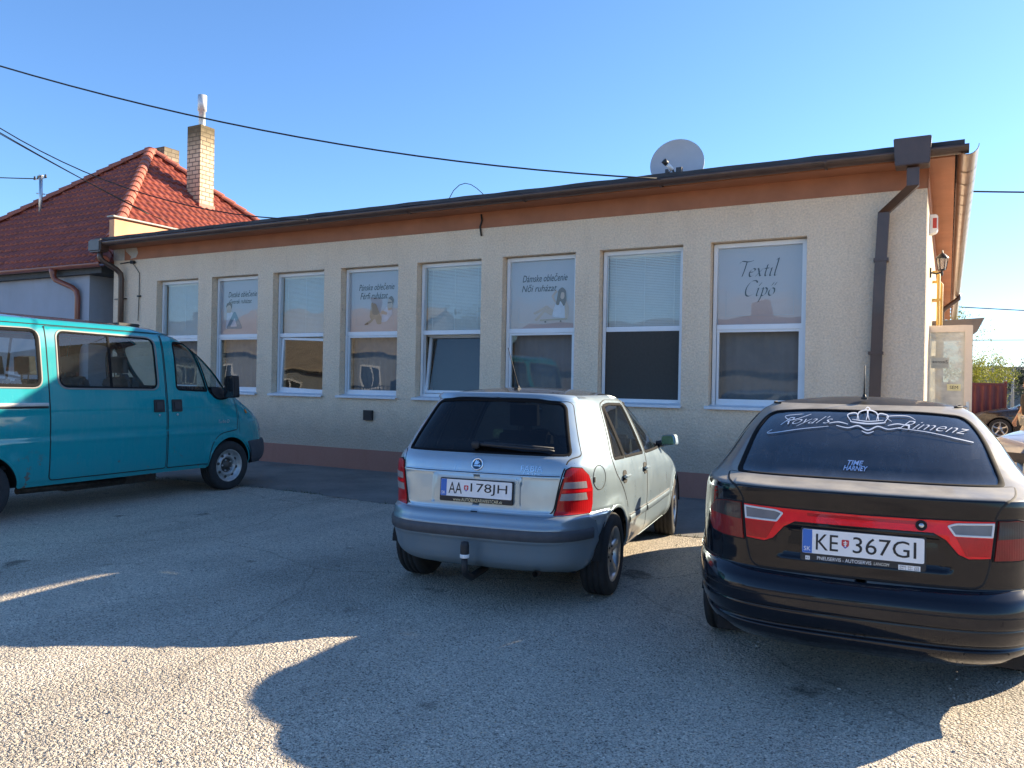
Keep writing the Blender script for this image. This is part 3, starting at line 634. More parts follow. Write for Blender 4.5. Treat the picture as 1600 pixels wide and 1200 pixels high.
for i in range(8):
    x0 = i*PIT_+.012; x1 = i*PIT_+WW-.012; z0 = ZS+.02; z1 = ZT-.012
    m = MB(); frame_bars(m, x0, x1, z0, z1, FY0, FY1, .055); m.box(x0+.055, x1-.055, FY0, FY1, ZM0, ZM1)
    win = m.build('shop_window', PVC, shop, bevel=.004, seg=1)
    m = MB(); m.prism([(-.055, ZS-.012), (-.055, ZS+.004), (.13, ZS+.03), (.13, ZS)], x0-.05, x1+.03, 'yz'); m.box(x0-.05, x1+.03, -.055, -.05, ZS-.03, ZS-.012); m.build('sill', SILLM, win, recalc=True)
    ix0, ix1 = x0+.055, x1-.055
    tilt = {2: 'turn', 4: 'tilt'}.get(i)
    mesh_obj('pane', flat(ix0, ix1, ZM1, z1-.055, FY0+.02), [(0, 1, 2, 3)], PANE, win)
    # lower sash with its own frame and pane
    sz0, sz1 = z0+.055, ZM0
    m = MB(); frame_bars(m, 0, ix1-ix0, 0, sz1-sz0, 0, .045, .045 if i != 7 and i != 3 and i != 5 and i != 1 else .03); sash = m.build('sash', PVC, win, bevel=.003, seg=1)
    pn = mesh_obj('pane', flat(.03, ix1-ix0-.03, .03, sz1-sz0-.03, .015), [(0, 1, 2, 3)], PANE, win)
    for o in (sash, pn):
        o.location = (ix0, FY0+.012, sz0)
        if tilt == 'tilt': o.location = (ix0, FY0+.055, sz0+.01); o.rotation_euler = (R(-7), 0, 0)
        if tilt == 'turn': o.location = (ix0-.004, FY0+.012, sz0+.003); o.rotation_euler = (R(-1.2), R(2.0), R(1.5))
    if i in (4, 6):
        sc = mesh_obj('insect_screen', flat(ix0, ix1, sz0, sz1, FY1+.22 if i == 4 else FY0+.006), [(0, 1, 2, 3)], SCREEN, win)
    if i in TEXTS or i == 7:
        yp = FY1-.02
        po = mesh_obj('poster', flat(ix0-.01, ix1+.01, ZM1-.02, z1-.05, yp), [(0, 1, 2, 3)], POSTER, win)
        cx = (ix0+ix1)/2
        if i == 7:
            nib_text(win, 'Textil', cx-.29, 2.93, .215, yp-.006); nib_text(win, 'Cípő', cx-.20, 2.675, .215, yp-.006)
            for q in ((cx-.43, cx-.424, 2.42, 2.75), (cx+.424, cx+.43, 2.42, 2.75), (cx-.424, cx+.424, 2.42, 2.426)): m = MB(); m.box(q[0], q[1], yp-.006, yp-.004, q[2], q[3]); m.build('border_line', PALE, win)
        else:
            a, b, fg = TEXTS[i]
            text_on(win, a, cx+.03, 3.06, .115, .74, yp-.006, INK); text_on(win, b, cx-(.02 if i != 5 else .06), 2.91, .11, .58, yp-.006, INK)
            figure(win, fg, cx+({'woman': .17, 'man': .10, 'child': -.22}[fg]), 2.44, {'woman': .50, 'man': .50, 'child': .60}[fg], yp-.004)
            for q in ((cx-.40, cx-.394, 2.40, 2.62), (cx-.394, cx-.1, 2.40, 2.406), (cx+.394, cx+.40, 2.40, 2.62)): m = MB(); m.box(q[0], q[1], yp-.0035, yp-.0015, q[2], q[3]); m.build('border_line', PALE, win)
    else:
        m = MB(); yb = FY1+.03; zt_ = z1-.03; k = 0; zq = zt_-.05
        m.box(ix0-.005, ix1+.005, yb-.02, yb+.02, zq, zt_)
        while zq > (ZM0-.02):
            m.add([(ix0, yb-.012, zq-.020), (ix1, yb-.012, zq-.020), (ix1, yb+.010, zq+.002), (ix0, yb+.010, zq+.002)], [(0, 1, 2, 3)]); zq -= .0225
        for fx in (.1, .5, .9): xx = ix0+(ix1-ix0)*fx; m.box(xx-.003, xx+.003, yb-.016, yb-.013, ZM0, zt_-.05)
        m.build('blind', SLAT, win, recalc=False)
BACKING = plain('pane_backing_grey', (0.15, 0.165, 0.18), 0.9, var=0.15, vs=2)
for i in (0, 1, 3, 5, 7):                     # added grey sheets standing in for the dim interior behind fixed lower panes
    V = []; x0 = i*PIT_+.07; 
    for j in range(61): V += [(x0+j*(WW-.14)/60, .30+.005*math.sin(j*.9), 1.24), (x0+j*(WW-.14)/60, .30+.005*math.sin(j*.9), 2.25)]
    mesh_obj('pane_backing', V, [(2*j, 2*j+2, 2*j+3, 2*j+1) for j in range(60)], BACKING, shop, smooth=True)

# ------------------------------------------------------------------ end wall: door, canopy, pipes (parts) and lamp, alarm box (things)
DOORF = plain('cream_door_frame', (0.74, 0.64, 0.52), 0.45, var=0.05)
m = MB(); L0, L1 = 13.42, 14.03; frame_bars(m, L0, L1, .2, 2.395, DY0-.05, DY0, .095)
door = m.build('door', DOORF, shop, bevel=.006)
mesh_obj('pane', flat(L0+.09, L1-.09, .29, 2.31, DY0-.03), [(0, 1, 2, 3)], glass('door_pane', (0.62, 0.68, 0.64), 0.05, 0.02, 0.85, (0.66, 0.67, 0.61)), door)
m = MB(); m.box(L1-.07, L1-.035, DY0-.062, DY0-.05, 1.10, 1.34); m.tube([(L1-.052, DY0-.06, 1.27), (L1-.052, DY0-.10, 1.27), (L1-.17, DY0-.10, 1.27)], .010, 8); m.build('handle', STEEL, door)
m = MB(); m.box(L1-.30, L1-.135, DY0-.036, DY0-.031, 1.49, 1.58); sg = m.build('sticker', plain('yellow_sticker', (0.78, 0.72, 0.40), 0.6, var=.05), door)
V, F = text_geo('SEM', .045, .10); mesh_obj('lettering', [(L1-.2175+u, DY0-.038, 1.535+v) for u, v in V], F, INK, door)
m = MB(); m.box(L0+.11, L0+.33, DY0-.028, DY0-.024, 1.80, 1.95); m.build('notice', plain('paper_notice', (0.52, 0.47, 0.40), .8, var=.15, vs=20), door)
V, F = text_geo('Zatvorené', .04, .19); mesh_obj('lettering', [(L0+.22-u, DY0-.032, 1.89+v) for u, v in V], F, INK, door)
m = MB(); m.box(13.12, 14.3, DY0-.1, DY1+.3, 0.0, .16); m.build('doorstep', concrete('step_concrete', (.25, .24, .22), (.36, .34, .31)), shop, bevel=.01)
m = MB(); m.prism([(13.49, 2.62), (14.26, 2.66), (14.16, 2.44), (13.98, 2.30), (13.49, 2.30)], 4.2, 4.26, 'xz'); m.build('canopy', plain('canopy_sheet', (0.16, 0.14, 0.13), .5), shop)
m = MB(); PP = plain('yellow_gas_pipe', (0.62, 0.40, 0.10), .45, var=.1)
for dx, y, zt_ in ((.09, 3.7, 3.35), (.13, 3.9, 3.22)): m.tube([(xr_(y)+.0, y, zt_), (xr_(y)+dx-.03, y, zt_), (xr_(y)+dx, y, zt_-.04), (xr_(y)+dx, y, .4)], .024, 10)
for z in (1.0, 2.0, 2.9): m.box(xr_(3.7), xr_(3.7)+.12, 3.66, 3.95, z, z+.03)
m.build('gas_pipe', PP, shop)
m = MB(); m.tube([(XR+.455+.17, 14.0, 4.12), (XR+.455+.17, 14.0, 3.98), (XR+.3, 14.0, 3.72), (XR+.23, 14.0, 3.6), (XR+.23, 14.0, .2)], .06, 12); m.build('downpipe', GUT, shop)

IRON = plain('black_iron', (0.015, 0.015, 0.016), 0.45, var=.2)
LSC = .82
lamp = thing('wall_lamp', 'black iron lantern on a bracket on the sunlit end wall', 'lamp', (xr_(2.0), 2.0, 3.10))
m = MB(); m.box(0, .025, -.045, .045, -.06, .10); m.tube([(.02, 0, .02), (.10, 0, .0), (.17, 0, .02), (.18, 0, .05)], .014, 8); m.build('bracket', IRON, lamp)
m = MB(); m.lathe([(.0, .05), (.05, .05), (.06, .065), (.05, .07)], 8, 'z', (.18, 0, 0)); m.lathe([(.10, .255), (.095, .27), (.04, .33), (.015, .345), (.01, .39), (0, .40)], 8, 'z', (.18, 0, 0)); m.lathe([(.012, -.04), (.02, 0), (.012, .05)], 8, 'z', (.18, 0, 0))
for k in range(6):
    a = k*math.pi/3; m.tube([(.18+.055*math.cos(a), .055*math.sin(a), .06), (.18+.092*math.cos(a), .092*math.sin(a), .26)], .006, 5)
m.build('cage', IRON, lamp)
m = MB(); m.lathe([(.05, .07), (.085, .25)], 12, 'z', (.18, 0, 0)); m.build('lamp_glass', glass('lantern_glass', (.9, .9, .85), .08, .1, .25, (.8, .8, .75)), lamp)
lamp.scale = (LSC, LSC, LSC)
al = thing('alarm_box', 'small white alarm siren box with red front under the orange eave', 'alarm', (xr_(1.2), 1.2, 3.5))
m = MB(); m.prism([(0, 0), (.085, .02), (.10, .06), (.10, .22), (.085, .25), (0, .25)], -.09, .09, 'xz'); m.build('housing', PVC, al, bevel=.008)
m = MB(); m.box(.1015, .106, -.06, .06, .08, .20); m.box(.04, .085, -.0945, -.091, .07, .20); m.build('red_cover', plain('red_plastic', (.45, .04, .03), .4), al)
vb = MB(); vb.box(5.26, 5.44, -.05, -.001, .83, .995); vb.box(5.285, 5.415, -.056, -.05, .89, .97)
tag(vb.build('meter_box', BLACKP, bevel=.008), 'small black electrical box low on the pink wall beside the teal van', 'box')

# ------------------------------------------------------------------ satellite dish
dish = thing('satellite_dish', 'round grey satellite dish standing on the shop roof', 'satellite dish', (9.97, 1.75, 4.36))
dm = plain('dish_grey', (0.46, 0.47, 0.50), 0.5, var=.05, vs=4)
m = MB(); Rr_ = .405
prof = [(Rr_*k/14, -.10*(1-(k/14)**2)) for k in range(15)]; m.lathe([(r, -h-.1) for r, h in prof], 56, 'y', (0, 0, 0)); m.lathe([(Rr_, 0-.1), (Rr_+.012, -.105), (Rr_+.012, -.085), (Rr_-.01, -.08)], 56, 'y'); 
o = m.build('reflector', dm, dish); o.location = (0, 0, .57); o.rotation_euler = (R(-12), 0, R(9))
m = MB(); m.tube([(0, .12, -.05), (0, .12, .75)], .035, 10); m.box(-.2, .2, 0, .3, -.04, 0); m.build('mast', STEEL, dish)
m = MB(); m.tube([(0.02, .0, .30), (.05, -.26, .33), (.04, -.40, .42)], .016, 8); m.tube([(-.30, -.12, .32), (.0, -.32, .44)], .008, 6); m.tube([(.32, -.02, .34), (.06, -.32, .40)], .008, 6); m.box(-.1, -.06, -.33, -.27, .16, .46); m.box(.08, .17, -.36, -.3, .22, .46); m.build('arm', plain('arm_dark', (.05, .05, .055), .5), dish)
m = MB(); m.tube([(.04, -.40, .42), (-.03, -.46, .50)], [.03, .034], 12); m.build('receiver', PVC, dish)
m = MB(); m.tube([(-.03, -.46, .50), (-.075, -.50, .55)], [.04, .042], 12); m.build('receiver_cap', BLACKP, dish)
lp = MB(); lp.tube([(7.02+.09*k, -.30+.02*k, 4.23+.26*math.sin(math.pi*min(1, k/7)**.8)) for k in range(8)], .006, 6)
tag(lp.build('wire_loop', CABLE), 'thin loop of wire arching above the middle of the shop gutter', 'wire')
# ================================================================== NEIGHBOUR HOUSE
def tile_mat():
    m, n, b, o = nodes('red_roof_tile'); oc = objco(n)
    v = N(n, 'ShaderNodeTexVoronoi'); v.inputs['Scale'].default_value = 3.1; n.links.new(oc, v.inputs['Vector'])
    sp = N(n, 'ShaderNodeSeparateColor'); n.links.new(v.outputs['Color'], sp.inputs[0])
    r = ramp(n, [(0.15, (0.22, 0.056, 0.036)), (.5, (0.30, 0.072, 0.044)), (.7, (0.33, 0.082, 0.05)), (.95, (0.37, 0.11, 0.07))]); n.links.new(math_(n, 'ADD', math_(n, 'MULTIPLY', sp.outputs[0], .5), math_(n, 'MULTIPLY', noise(n, oc, 1.5, 5), .5)), r.inputs[0])
    n.links.new(r.outputs[0], b.inputs['Base Color']); b.inputs['Roughness'].default_value = .55; bump(n, noise(n, oc, 60, 3), .2, .004, b); return m
TILE = tile_mat(); RIDGE = plain('ridge_tile', (0.37, 0.12, 0.075), .6, var=.15, vs=4)
house = thing('tiled_house', 'blue-grey rendered house with a hipped red tile roof left of the shop', 'house', (0, 0, 0))
EZ, AZ = 3.80, 7.80; AP = Vector((-6.0, 4.28, AZ))
CFR, CFL, CBR, CBL = Vector((-1.4, -.2, EZ)), Vector((-10.6, -.2, EZ)), Vector((-1.4, 8.76, EZ)), Vector((-10.6, 8.76, EZ))
def tiled(name, A, B, T, per=.205, row=.30, nu=8):
    A, B, T = Vector(A), Vector(B), Vector(T); e = (B-A); W = e.length; e.normalize(); t = (T-A); ta = t.dot(e); s_ = (t-e*ta); H = s_.length; s_.normalize(); n = e.cross(s_)
    if n.z < 0: n = -n
    nr_ = int(H/row)+1; V = []; F = []; cols = int(W/per*nu)+1
    vs = []
    for r in range(nr_):
        for q in (0.0, .05, .5, .98): vs.append((min(H, (r+q)*row), q))
    for v, q in vs:
        f = v/H; u0 = ta*f; u1 = W+(ta-W)*f
        for c in range(cols+1):
            u = min(max(W*c/cols, u0), u1); ph = (W*c/cols)/per
            x = ph % 1.0; wv = (math.sin(math.pi*min(1, x/.62)) if x < .62 else -.35*math.sin(math.pi*(x-.62)/.38))
            h = .034*wv+.046*(1-q)
            if q == 0.0: h = .034*wv-.006
            V.append(A+e*u+s_*v+n*h)
    k = cols+1
    for i in range(len(vs)-1):
        for c in range(cols):
            a = i*k+c; f = (a, a+1, a+1+k, a+k)
            if (V[a]-V[a+1]).length > 1e-4 or (V[a+k]-V[a+k+1]).length > 1e-4: F.append(f)
    o = mesh_obj(name, V, F, TILE, house, smooth=False)
    me = o.data; bm = bmesh.new(); bm.from_mesh(me); bmesh.ops.recalc_face_normals(bm, faces=bm.faces); bm.to_mesh(me); bm.free()
    return o
for k_, (A, B) in enumerate(((CFL, CFR), (CFR, CBR))): tiled('roof', A, B, AP)
m = MB(); m.add([CBR, CBL, AP], [(0, 1, 2)]); m.add([CBL, CFL, AP], [(0, 1, 2)]); m.build('roof', TILE, house, recalc=False)
m = MB()
for C in (CFR, CFL, CBR):
    d = (AP-C); L = d.length; d.normalize(); side = d.cross(Vector((0, 0, 1))).normalized(); upn = side.cross(d).normalized(); nq = int(L/.36)
    for q in range(nq+1):
        p0 = C+d*(q*.36-.06); p1 = C+d*min(L+.05, q*.36+.40); V = []
        for p, r in ((p0, .135), (p1, .115)):
            for a in range(9):
                an = math.pi*a/8; V.append(p+side*math.cos(an)*r+upn*(math.sin(an)*r+(.055 if r > .12 else .035)))
        m.add(V, [(a, a+1, a+10, a+9) for a in range(8)]+[tuple(range(9))], False)
m.build('hip_tiles', RIDGE, house, recalc=False)
m = MB(); m.lathe([(.0, .14), (.16, .10), (.2, -.06)], 14, 'z', tuple(AP)); m.build('hip_cap', RIDGE, house)
BLUEW = stucco('blue_grey_render', (0.33, 0.36, 0.41), (0.42, 0.45, 0.51), 70, .35, .004)
m = MB(); m.box(-9.9, -2.1, -.02, 8.5, 0, 3.62); m.build('wall', BLUEW, house)
m = MB(); m.box(-10.5, -1.5, -.16, 8.7, 3.60, 3.78); m.build('eave_box', plain('dark_eave_wood', (.05, .055, .06), .7, var=.2), house)
REDG = plain('red_brown_gutter', (0.24, 0.065, 0.035), .35, var=.15, vs=3, coat=.3)
m = MB(); half_gutter(m, (-10.7, -.27, 3.80), (-1.33, -.27, 3.78), .075)
for x in np.arange(-10, -1.5, 1.1): half_gutter(m, (x, -.27, 3.79), (x+.03, -.27, 3.79), .08)
m.build('gutter', REDG, house, recalc=False)
m = MB(); m.tube([(-2.97, -.27, 3.74), (-2.97, -.27, 3.66), (-2.95, -.27, 3.58), (-2.9, -.25, 3.5), (-2.5, -.13, 3.34), (-2.41, -.10, 3.26), (-2.39, -.09, 3.14), (-2.39, -.09, .1)], [.085, .07, .06, .055, .055, .055, .055, .055], 14); m.build('downpipe', REDG, house)
def brick_mat(name, a, b_, mort, soot=0.0, ztop=8.3):
    m, n, b, o = nodes(name); oc = objco(n)
    sx = N(n, 'ShaderNodeSeparateXYZ'); n.links.new(oc, sx.inputs[0]); cb = N(n, 'ShaderNodeCombineXYZ')
    n.links.new(math_(n, 'ADD', sx.outputs[0], sx.outputs[1]), cb.inputs[0]); n.links.new(sx.outputs[2], cb.inputs[1])
    bt = N(n, 'ShaderNodeTexBrick'); n.links.new(cb.outputs[0], bt.inputs[0]); bt.inputs['Color1'].default_value = (*a, 1); bt.inputs['Color2'].default_value = (*b_, 1); bt.inputs['Mortar'].default_value = (*mort, 1)
    bt.inputs['Scale'].default_value = 1; bt.inputs['Brick Width'].default_value = .25; bt.inputs['Row Height'].default_value = .115; bt.inputs['Mortar Size'].default_value = .014
    z = N(n, 'ShaderNodeMapRange'); z.inputs[1].default_value = ztop-.75; z.inputs[2].default_value = ztop; n.links.new(math_(n, 'ADD', sx.outputs[2], math_(n, 'MULTIPLY', noise(n, oc, 5, 4), .5)), z.inputs[0])
    c = mixc(n, math_(n, 'MULTIPLY', z.outputs[0], soot), bt.outputs[0], (.10, .075, .035)); n.links.new(c, b.inputs['Base Color']); b.inputs['Roughness'].default_value = .9
    bump(n, math_(n, 'SUBTRACT', 1.0, bt.outputs['Fac']), .5, .008, b); return m
m = MB(); m.box(-4.58, -4.05, 4.36, 4.82, 5.3, 8.36); ch = m.build('chimney', brick_mat('cream_brick', (0.60, 0.47, 0.30), (0.68, 0.55, 0.37), (.17, .14, .11), .95, 8.5), house)
m = MB(); m.lathe([(.088, 0), (.088, .45), (.118, .455), (.118, .88), (.10, .88), (.10, .5)], 20, 'z', (-4.28, 4.58, 8.36)); m.build('flue', plain('flue_steel', (.62, .64, .65), .45, metal=.35, var=.08), ch)
m = MB(); m.box(-4.61, -4.02, 4.33, 4.85, 5.15, 6.22); m.build('flashing', RIDGE, ch)
m = MB(); m.box(-6.25, -5.86, 4.62, 5.12, 7.0, 8.06); m.build('chimney', brick_mat('weathered_brick', (0.36, 0.31, 0.24), (0.44, 0.38, 0.29), (.16, .14, .12), .9, 8.4), house)

mast = thing('roof_mast', 'thin steel electricity mast with insulators on the dark front slope of the tiled roof', 'mast', (-7.4, 2.05, 5.75))
m = MB(); m.tube([(0, 0, -.1), (0, 0, 1.0)], .045, 12); m.tube([(0, 0, 1.0), (0, 0, 1.03)], .06, 12); m.build('pole', STEEL, mast)
m = MB(); m.tube([(-.28, 0, .95), (.2, 0, .95)], .018, 8); m.tube([(-.1, -.05, .55), (.1, .05, .53)], .015, 8)
m.build('crossarm', STEEL, mast)
m = MB()
for dx in (-.28, -.12, .2): m.lathe([(0, -.03), (.03, -.02), (.035, .02), (.02, .03), (.03, .06), (0, .08)], 10, 'z', (dx, 0, .96))
m.build('insulator', BLACKP, mast)

# ------------------------------------------------------------------ overhead cables
def ray(px, py):
    return fw+r2*((px-800)/1227.1)-u2*((py-600)/1227.1)
def at(px, py, depth): return CAM+ray(px, py)*depth
def sag_line(A, B, sag, n=24): return [A.lerp(B, t)-Vector((0, 0, sag*4*t*(1-t))) for t in [i/n for i in range(n+1)]]
def cable(name, pts, r, label):
    c = MB(); c.tube(pts, r, 6); return tag(c.build(name, CABLE), label, 'cable', None)
A = at(-420, -43, 10.5); B = at(1027, 279, 10.1)
cable('overhead_cable', sag_line(A, B, .53), .0105, 'thick black cable crossing the sky down to the foot of the satellite dish')
A = at(-300, -49, 13.5); B = at(480, 343, 11.9)
cable('overhead_cable', sag_line(A, B, 1.05), .010, 'black cable passing in front of the red roof to the shop gutter')
A = at(-300, 22, 13.5); B = at(232, 335, 14.6)
cable('overhead_cable', sag_line(A, B, .10), .010, 'thin cable from upper left ending at the orange parapet')
A = at(-300, 26, 13.7); B = at(262, 348, 14.6)
cable('overhead_cable', sag_line(A, B, .13), .008, 'lowest and thinnest cable from upper left ending on the shop roof behind the parapet')
cable('overhead_cable', sag_line(at(-500, 210, 30), Vector((-7.68, 2.05, 6.72)), .35), .014, 'short cable at the left edge running to the steel roof mast')
for pts, lab in ((((1380, 296, 46), (1900, 300, 46)), 'uppermost cable in the sky right of the brown end gutter'), (((1340, 470, 60), (1900, 498, 60)), 'middle cable in the sky right of the end gutter'), (((1340, 531, 75), (1900, 528, 75)), 'lowest cable in the pale sky above the red fence')):
    cable('overhead_cable', sag_line(at(*pts[0]), at(*pts[1]), .1), .05 if pts[0][2] < 50 else .04, lab)

# ------------------------------------------------------------------ far right background
def leaf_mat(name, a, b_):
    m, n, b, o = nodes(name); oc = objco(n); r = ramp(n, [(.3, a), (.7, b_)]); n.links.new(noise(n, oc, 2.5, 4), r.inputs[0]); n.links.new(r.outputs[0], b.inputs['Base Color']); b.inputs['Roughness'].default_value = .7
    t = N(n, 'ShaderNodeBsdfTranslucent'); n.links.new(r.outputs[0], t.inputs[0]); mx = N(n, 'ShaderNodeMixShader'); mx.inputs[0].default_value = .4
    n.links.new(b.outputs[0], mx.inputs[1]); n.links.new(t.outputs[0], mx.inputs[2]); n.links.new(mx.outputs[0], o.inputs[0]); return m
BARK = plain('bark', (.09, .07, .055), .95, var=.3, vs=6, bmp=.5, bs_=30)
def tree(name, label, loc, h, rad, leafm, leaf, count, spread=.5, trunk=.05, bare=False, group=None, cz=.62, cat='tree', seed=1):
    rnd = random.Random(seed); t = thing(name, label, cat, loc, 0, group)
    m = MB(); tips = []
    def grow(p, d, L, r, lev):
        q = [p]; k = 4
        for i in range(k):
            d = (d+Vector((rnd.uniform(-.18, .18), rnd.uniform(-.18, .18), rnd.uniform(-.02, .12)))).normalized(); q.append(q[-1]+d*L/k)
        m.tube(q, [r*(1-.45*i/k) for i in range(k+1)], 6, cap=False); tips.append(q[-1]); tips.append(q[-2])
        if lev > 0:
            for _ in range(3 if lev > 1 else 4):
                a = rnd.uniform(0, 6.28); e = (d+Vector((math.cos(a), math.sin(a), rnd.uniform(0, .5)))*spread*1.5).normalized(); grow(q[rnd.choice((2, 3, 4))], e, L*rnd.uniform(.5, .7), r*.5, lev-1)
    grow(Vector((0, 0, 0)), Vector((0, 0, 1)), h*.5, trunk, 3)
    m.build('trunk', BARK, t, recalc=False)
    if not bare:
        f = MB(); cl = []
        for p in tips:
            if p.z > h*.22: cl.append(p)
        for _ in range(14): a = rnd.uniform(0, 6.28); rr = rad*math.sqrt(rnd.random()); z = rnd.uniform(.25, .98)*h; rr *= math.sin(min(1, (1-z/h)*1.6+.12)*math.pi/2); cl.append(Vector((math.cos(a)*rr, math.sin(a)*rr, z)))
        for _ in range(count):
            c = rnd.choice(cl); p = c+Vector((rnd.gauss(0, 1), rnd.gauss(0, 1), rnd.gauss(0, 1)))*rad*.20
            d = Vector((rnd.uniform(-1, 1), rnd.uniform(-1, 1), rnd.uniform(-1, 1))).normalized(); e = d.orthogonal().normalized(); s_ = leaf*rnd.uniform(.6, 1.3)
            f.add([p, p+d*s_+e*s_*.4, p+d*s_*2, p+d*s_-e*s_*.4], [(0, 1, 2, 3)])
        f.build('crown', leafm, t, recalc=False)
    return t
YG = leaf_mat('young_yellow_leaf', (.20, .24, .02), (.34, .34, .05)); GR = leaf_mat('mid_green_leaf', (.06, .09, .03), (.11, .14, .05)); DG = leaf_mat('dark_green_leaf', (.035, .05, .03), (.06, .08, .045))
def gp(px, depth):                                                  # ground point under an image column
    p = at(px, 612, depth); return (p.x, p.y, 0)
# sheet-metal fence
fc = thing('metal_fence', 'dark red sheet-metal fence beyond the open door', 'fence', gp(1545, 26))
FM = plain('red_fence_paint', (.16, .035, .03), .6, var=.2, vs=3)
m = MB(); V = []; nW = 60; d = rt
for i in range(nW+1):
    u = -3.2+3.78*i/nW; off = .02*(1 if (i//2) % 2 else -1)
    for z in (0, 1.72): V.append(tuple(d*u+Vector((0, off, z))))
m.add(V, [(2*i, 2*i+2, 2*i+3, 2*i+1) for i in range(nW)]); m.build('fence_panel', FM, fc, recalc=False)
for u in (-3.2, -1.3, .56):
    m = MB(); p = d*u; m.box(p.x-.04, p.x+.04, p.y+.03, p.y+.11, 0, 1.84); m.build('post', FM, fc)
m = MB(); V = []
for z in (1.70, 1.78): V += [tuple(d*-3.2+Vector((0, -.04, z))), tuple(d*.58+Vector((0, -.04, z)))]
m.add(V, [(0, 1, 3, 2)]); m.build('top_rail', FM, fc, recalc=False)
tree('shrub', 'tall yellow-green shrub in fresh leaf behind the red fence', gp(1532, 28.5), 3.9, .8, YG, .05, 3000, .35, .04, seed=3, cat='shrub')
tree('shrub', 'lower yellow-green bush between the tall shrub and the thin tree', gp(1552, 29.5), 2.6, .6, YG, .045, 1400, .35, .03, seed=9, cat='shrub')
tree('young_tree', 'thin-leaved green tree with sky showing through, left one of two', gp(1561, 60), 4.3, 1.1, GR, .085, 700, .5, .07, seed=5)
tree('young_tree', 'thin-leaved green tree beside the utility pole, sky showing through', gp(1552, 66), 3.6, 1.0, GR, .085, 500, .5, .06, seed=8)
tree('bare_tree', 'leafless tree behind the utility poles', gp(1586, 85), 6.2, 2.2, GR, .1, 0, .65, .10, bare=True, seed=12)
tree('dark_tree', 'dense dark tree at the right edge of the view', gp(1606, 70), 4.6, 2.0, DG, .13, 3000, .5, .12, seed=14)
for px, dp, h, lab in ((1570.5, 50, 2.9, 'nearer grey concrete utility pole beyond the fence'), (1582, 62, 3.4, 'farther and taller utility pole in front of the bare tree')):
    po = MB(); po.tube([(0, 0, 0), (0, 0, h)], [.13, .08], 10); po.box(-.35, .35, -.04, .04, h-.25, h-.18); po.tube([(-.3, 0, h-.18), (-.3, 0, h-.05)], .03, 6); po.tube([(.3, 0, h-.18), (.3, 0, h-.05)], .03, 6)
    o = po.build('utility_pole', concrete('pole_concrete', (.25, .25, .25), (.34, .34, .34))); o.location = gp(px, dp); tag(o, lab, 'pole')
def small_house(name, label, loc, rz, L, W, H, RH, wallm, roofm, wins=3):
    t = thing(name, label, 'house', loc, rz)
    m = MB(); m.box(-L/2, L/2, -W/2, W/2, 0, H); m.add([(-L/2, -W/2, H), (-L/2, W/2, H), (-L/2, 0, H+RH)], [(0, 1, 2)]); m.add([(L/2, -W/2, H), (L/2, W/2, H), (L/2, 0, H+RH)], [(0, 1, 2)]); m.build('wall', wallm, t, recalc=False)
    m = MB(); o_ = .45; sl_ = RH/(W/2)
    for s_ in (-1, 1): m.add([(-L/2-o_, s_*(W/2+o_), H-o_*sl_+.06), (L/2+o_, s_*(W/2+o_), H-o_*sl_+.06), (L/2+o_, 0, H+RH+.06), (-L/2-o_, 0, H+RH+.06)], [(0, 1, 2, 3)]); m.add([(-L/2-o_, s_*(W/2+o_), H-o_*sl_-.06), (L/2+o_, s_*(W/2+o_), H-o_*sl_-.06), (L/2+o_, s_*(W/2+o_), H-o_*sl_+.06), (-L/2-o_, s_*(W/2+o_), H-o_*sl_+.06)], [(0, 1, 2, 3)])
    m.build('roof', roofm, t, recalc=False)
    for s_ in (-1, 1):
        for k in range(wins):
            x = -L/2+L*(k+.5)/wins; m = MB(); frame_bars(m, x-.6, x+.6, 1.0, 2.3, s_*(W/2+.02)-.03, s_*(W/2+.02)+.03, .09); m.box(x-.03, x+.03, s_*(W/2+.02)-.025, s_*(W/2+.02)+.025, 1.09, 2.21); f = m.build('window', PVC, t)
            m = MB(); m.box(x-.51, x+.51, s_*(W/2+.012)-.012, s_*(W/2+.012)+.012, 1.09, 2.21); m.build('pane', DARKG, f)
    m = MB(); m.box(L*.2, L*.2+.5, .4, .9, H+RH*.4, H+RH+.6); m.build('chimney', GREYR, t)
    return t
DARKG = plain('dark_pane', (.02, .022, .025), .05, var=.2, spec=.8)
BEIGER = plain('beige_roof', (.42, .36, .28), .8, var=.2, vs=2)
GREYR = plain('dark_grey_roof', (.09, .085, .09), .8, var=.25, vs=2)
GREYW = stucco('grey_shed_wall', (.13, .135, .14), (.18, .185, .19), 50, .3, .004)
CREAMW = stucco('cream_render', (.20, .215, .23), (.26, .275, .29), 60, .3, .004); WHITEW = stucco('white_render', (.24, .26, .28), (.31, .33, .35), 60, .3, .004)
small_house('far_house', 'low house with a dark grey roof far off behind the poles', gp(1598, 75), R(10), 9, 7, 2.0, 1.9, CREAMW, GREYR, 3)
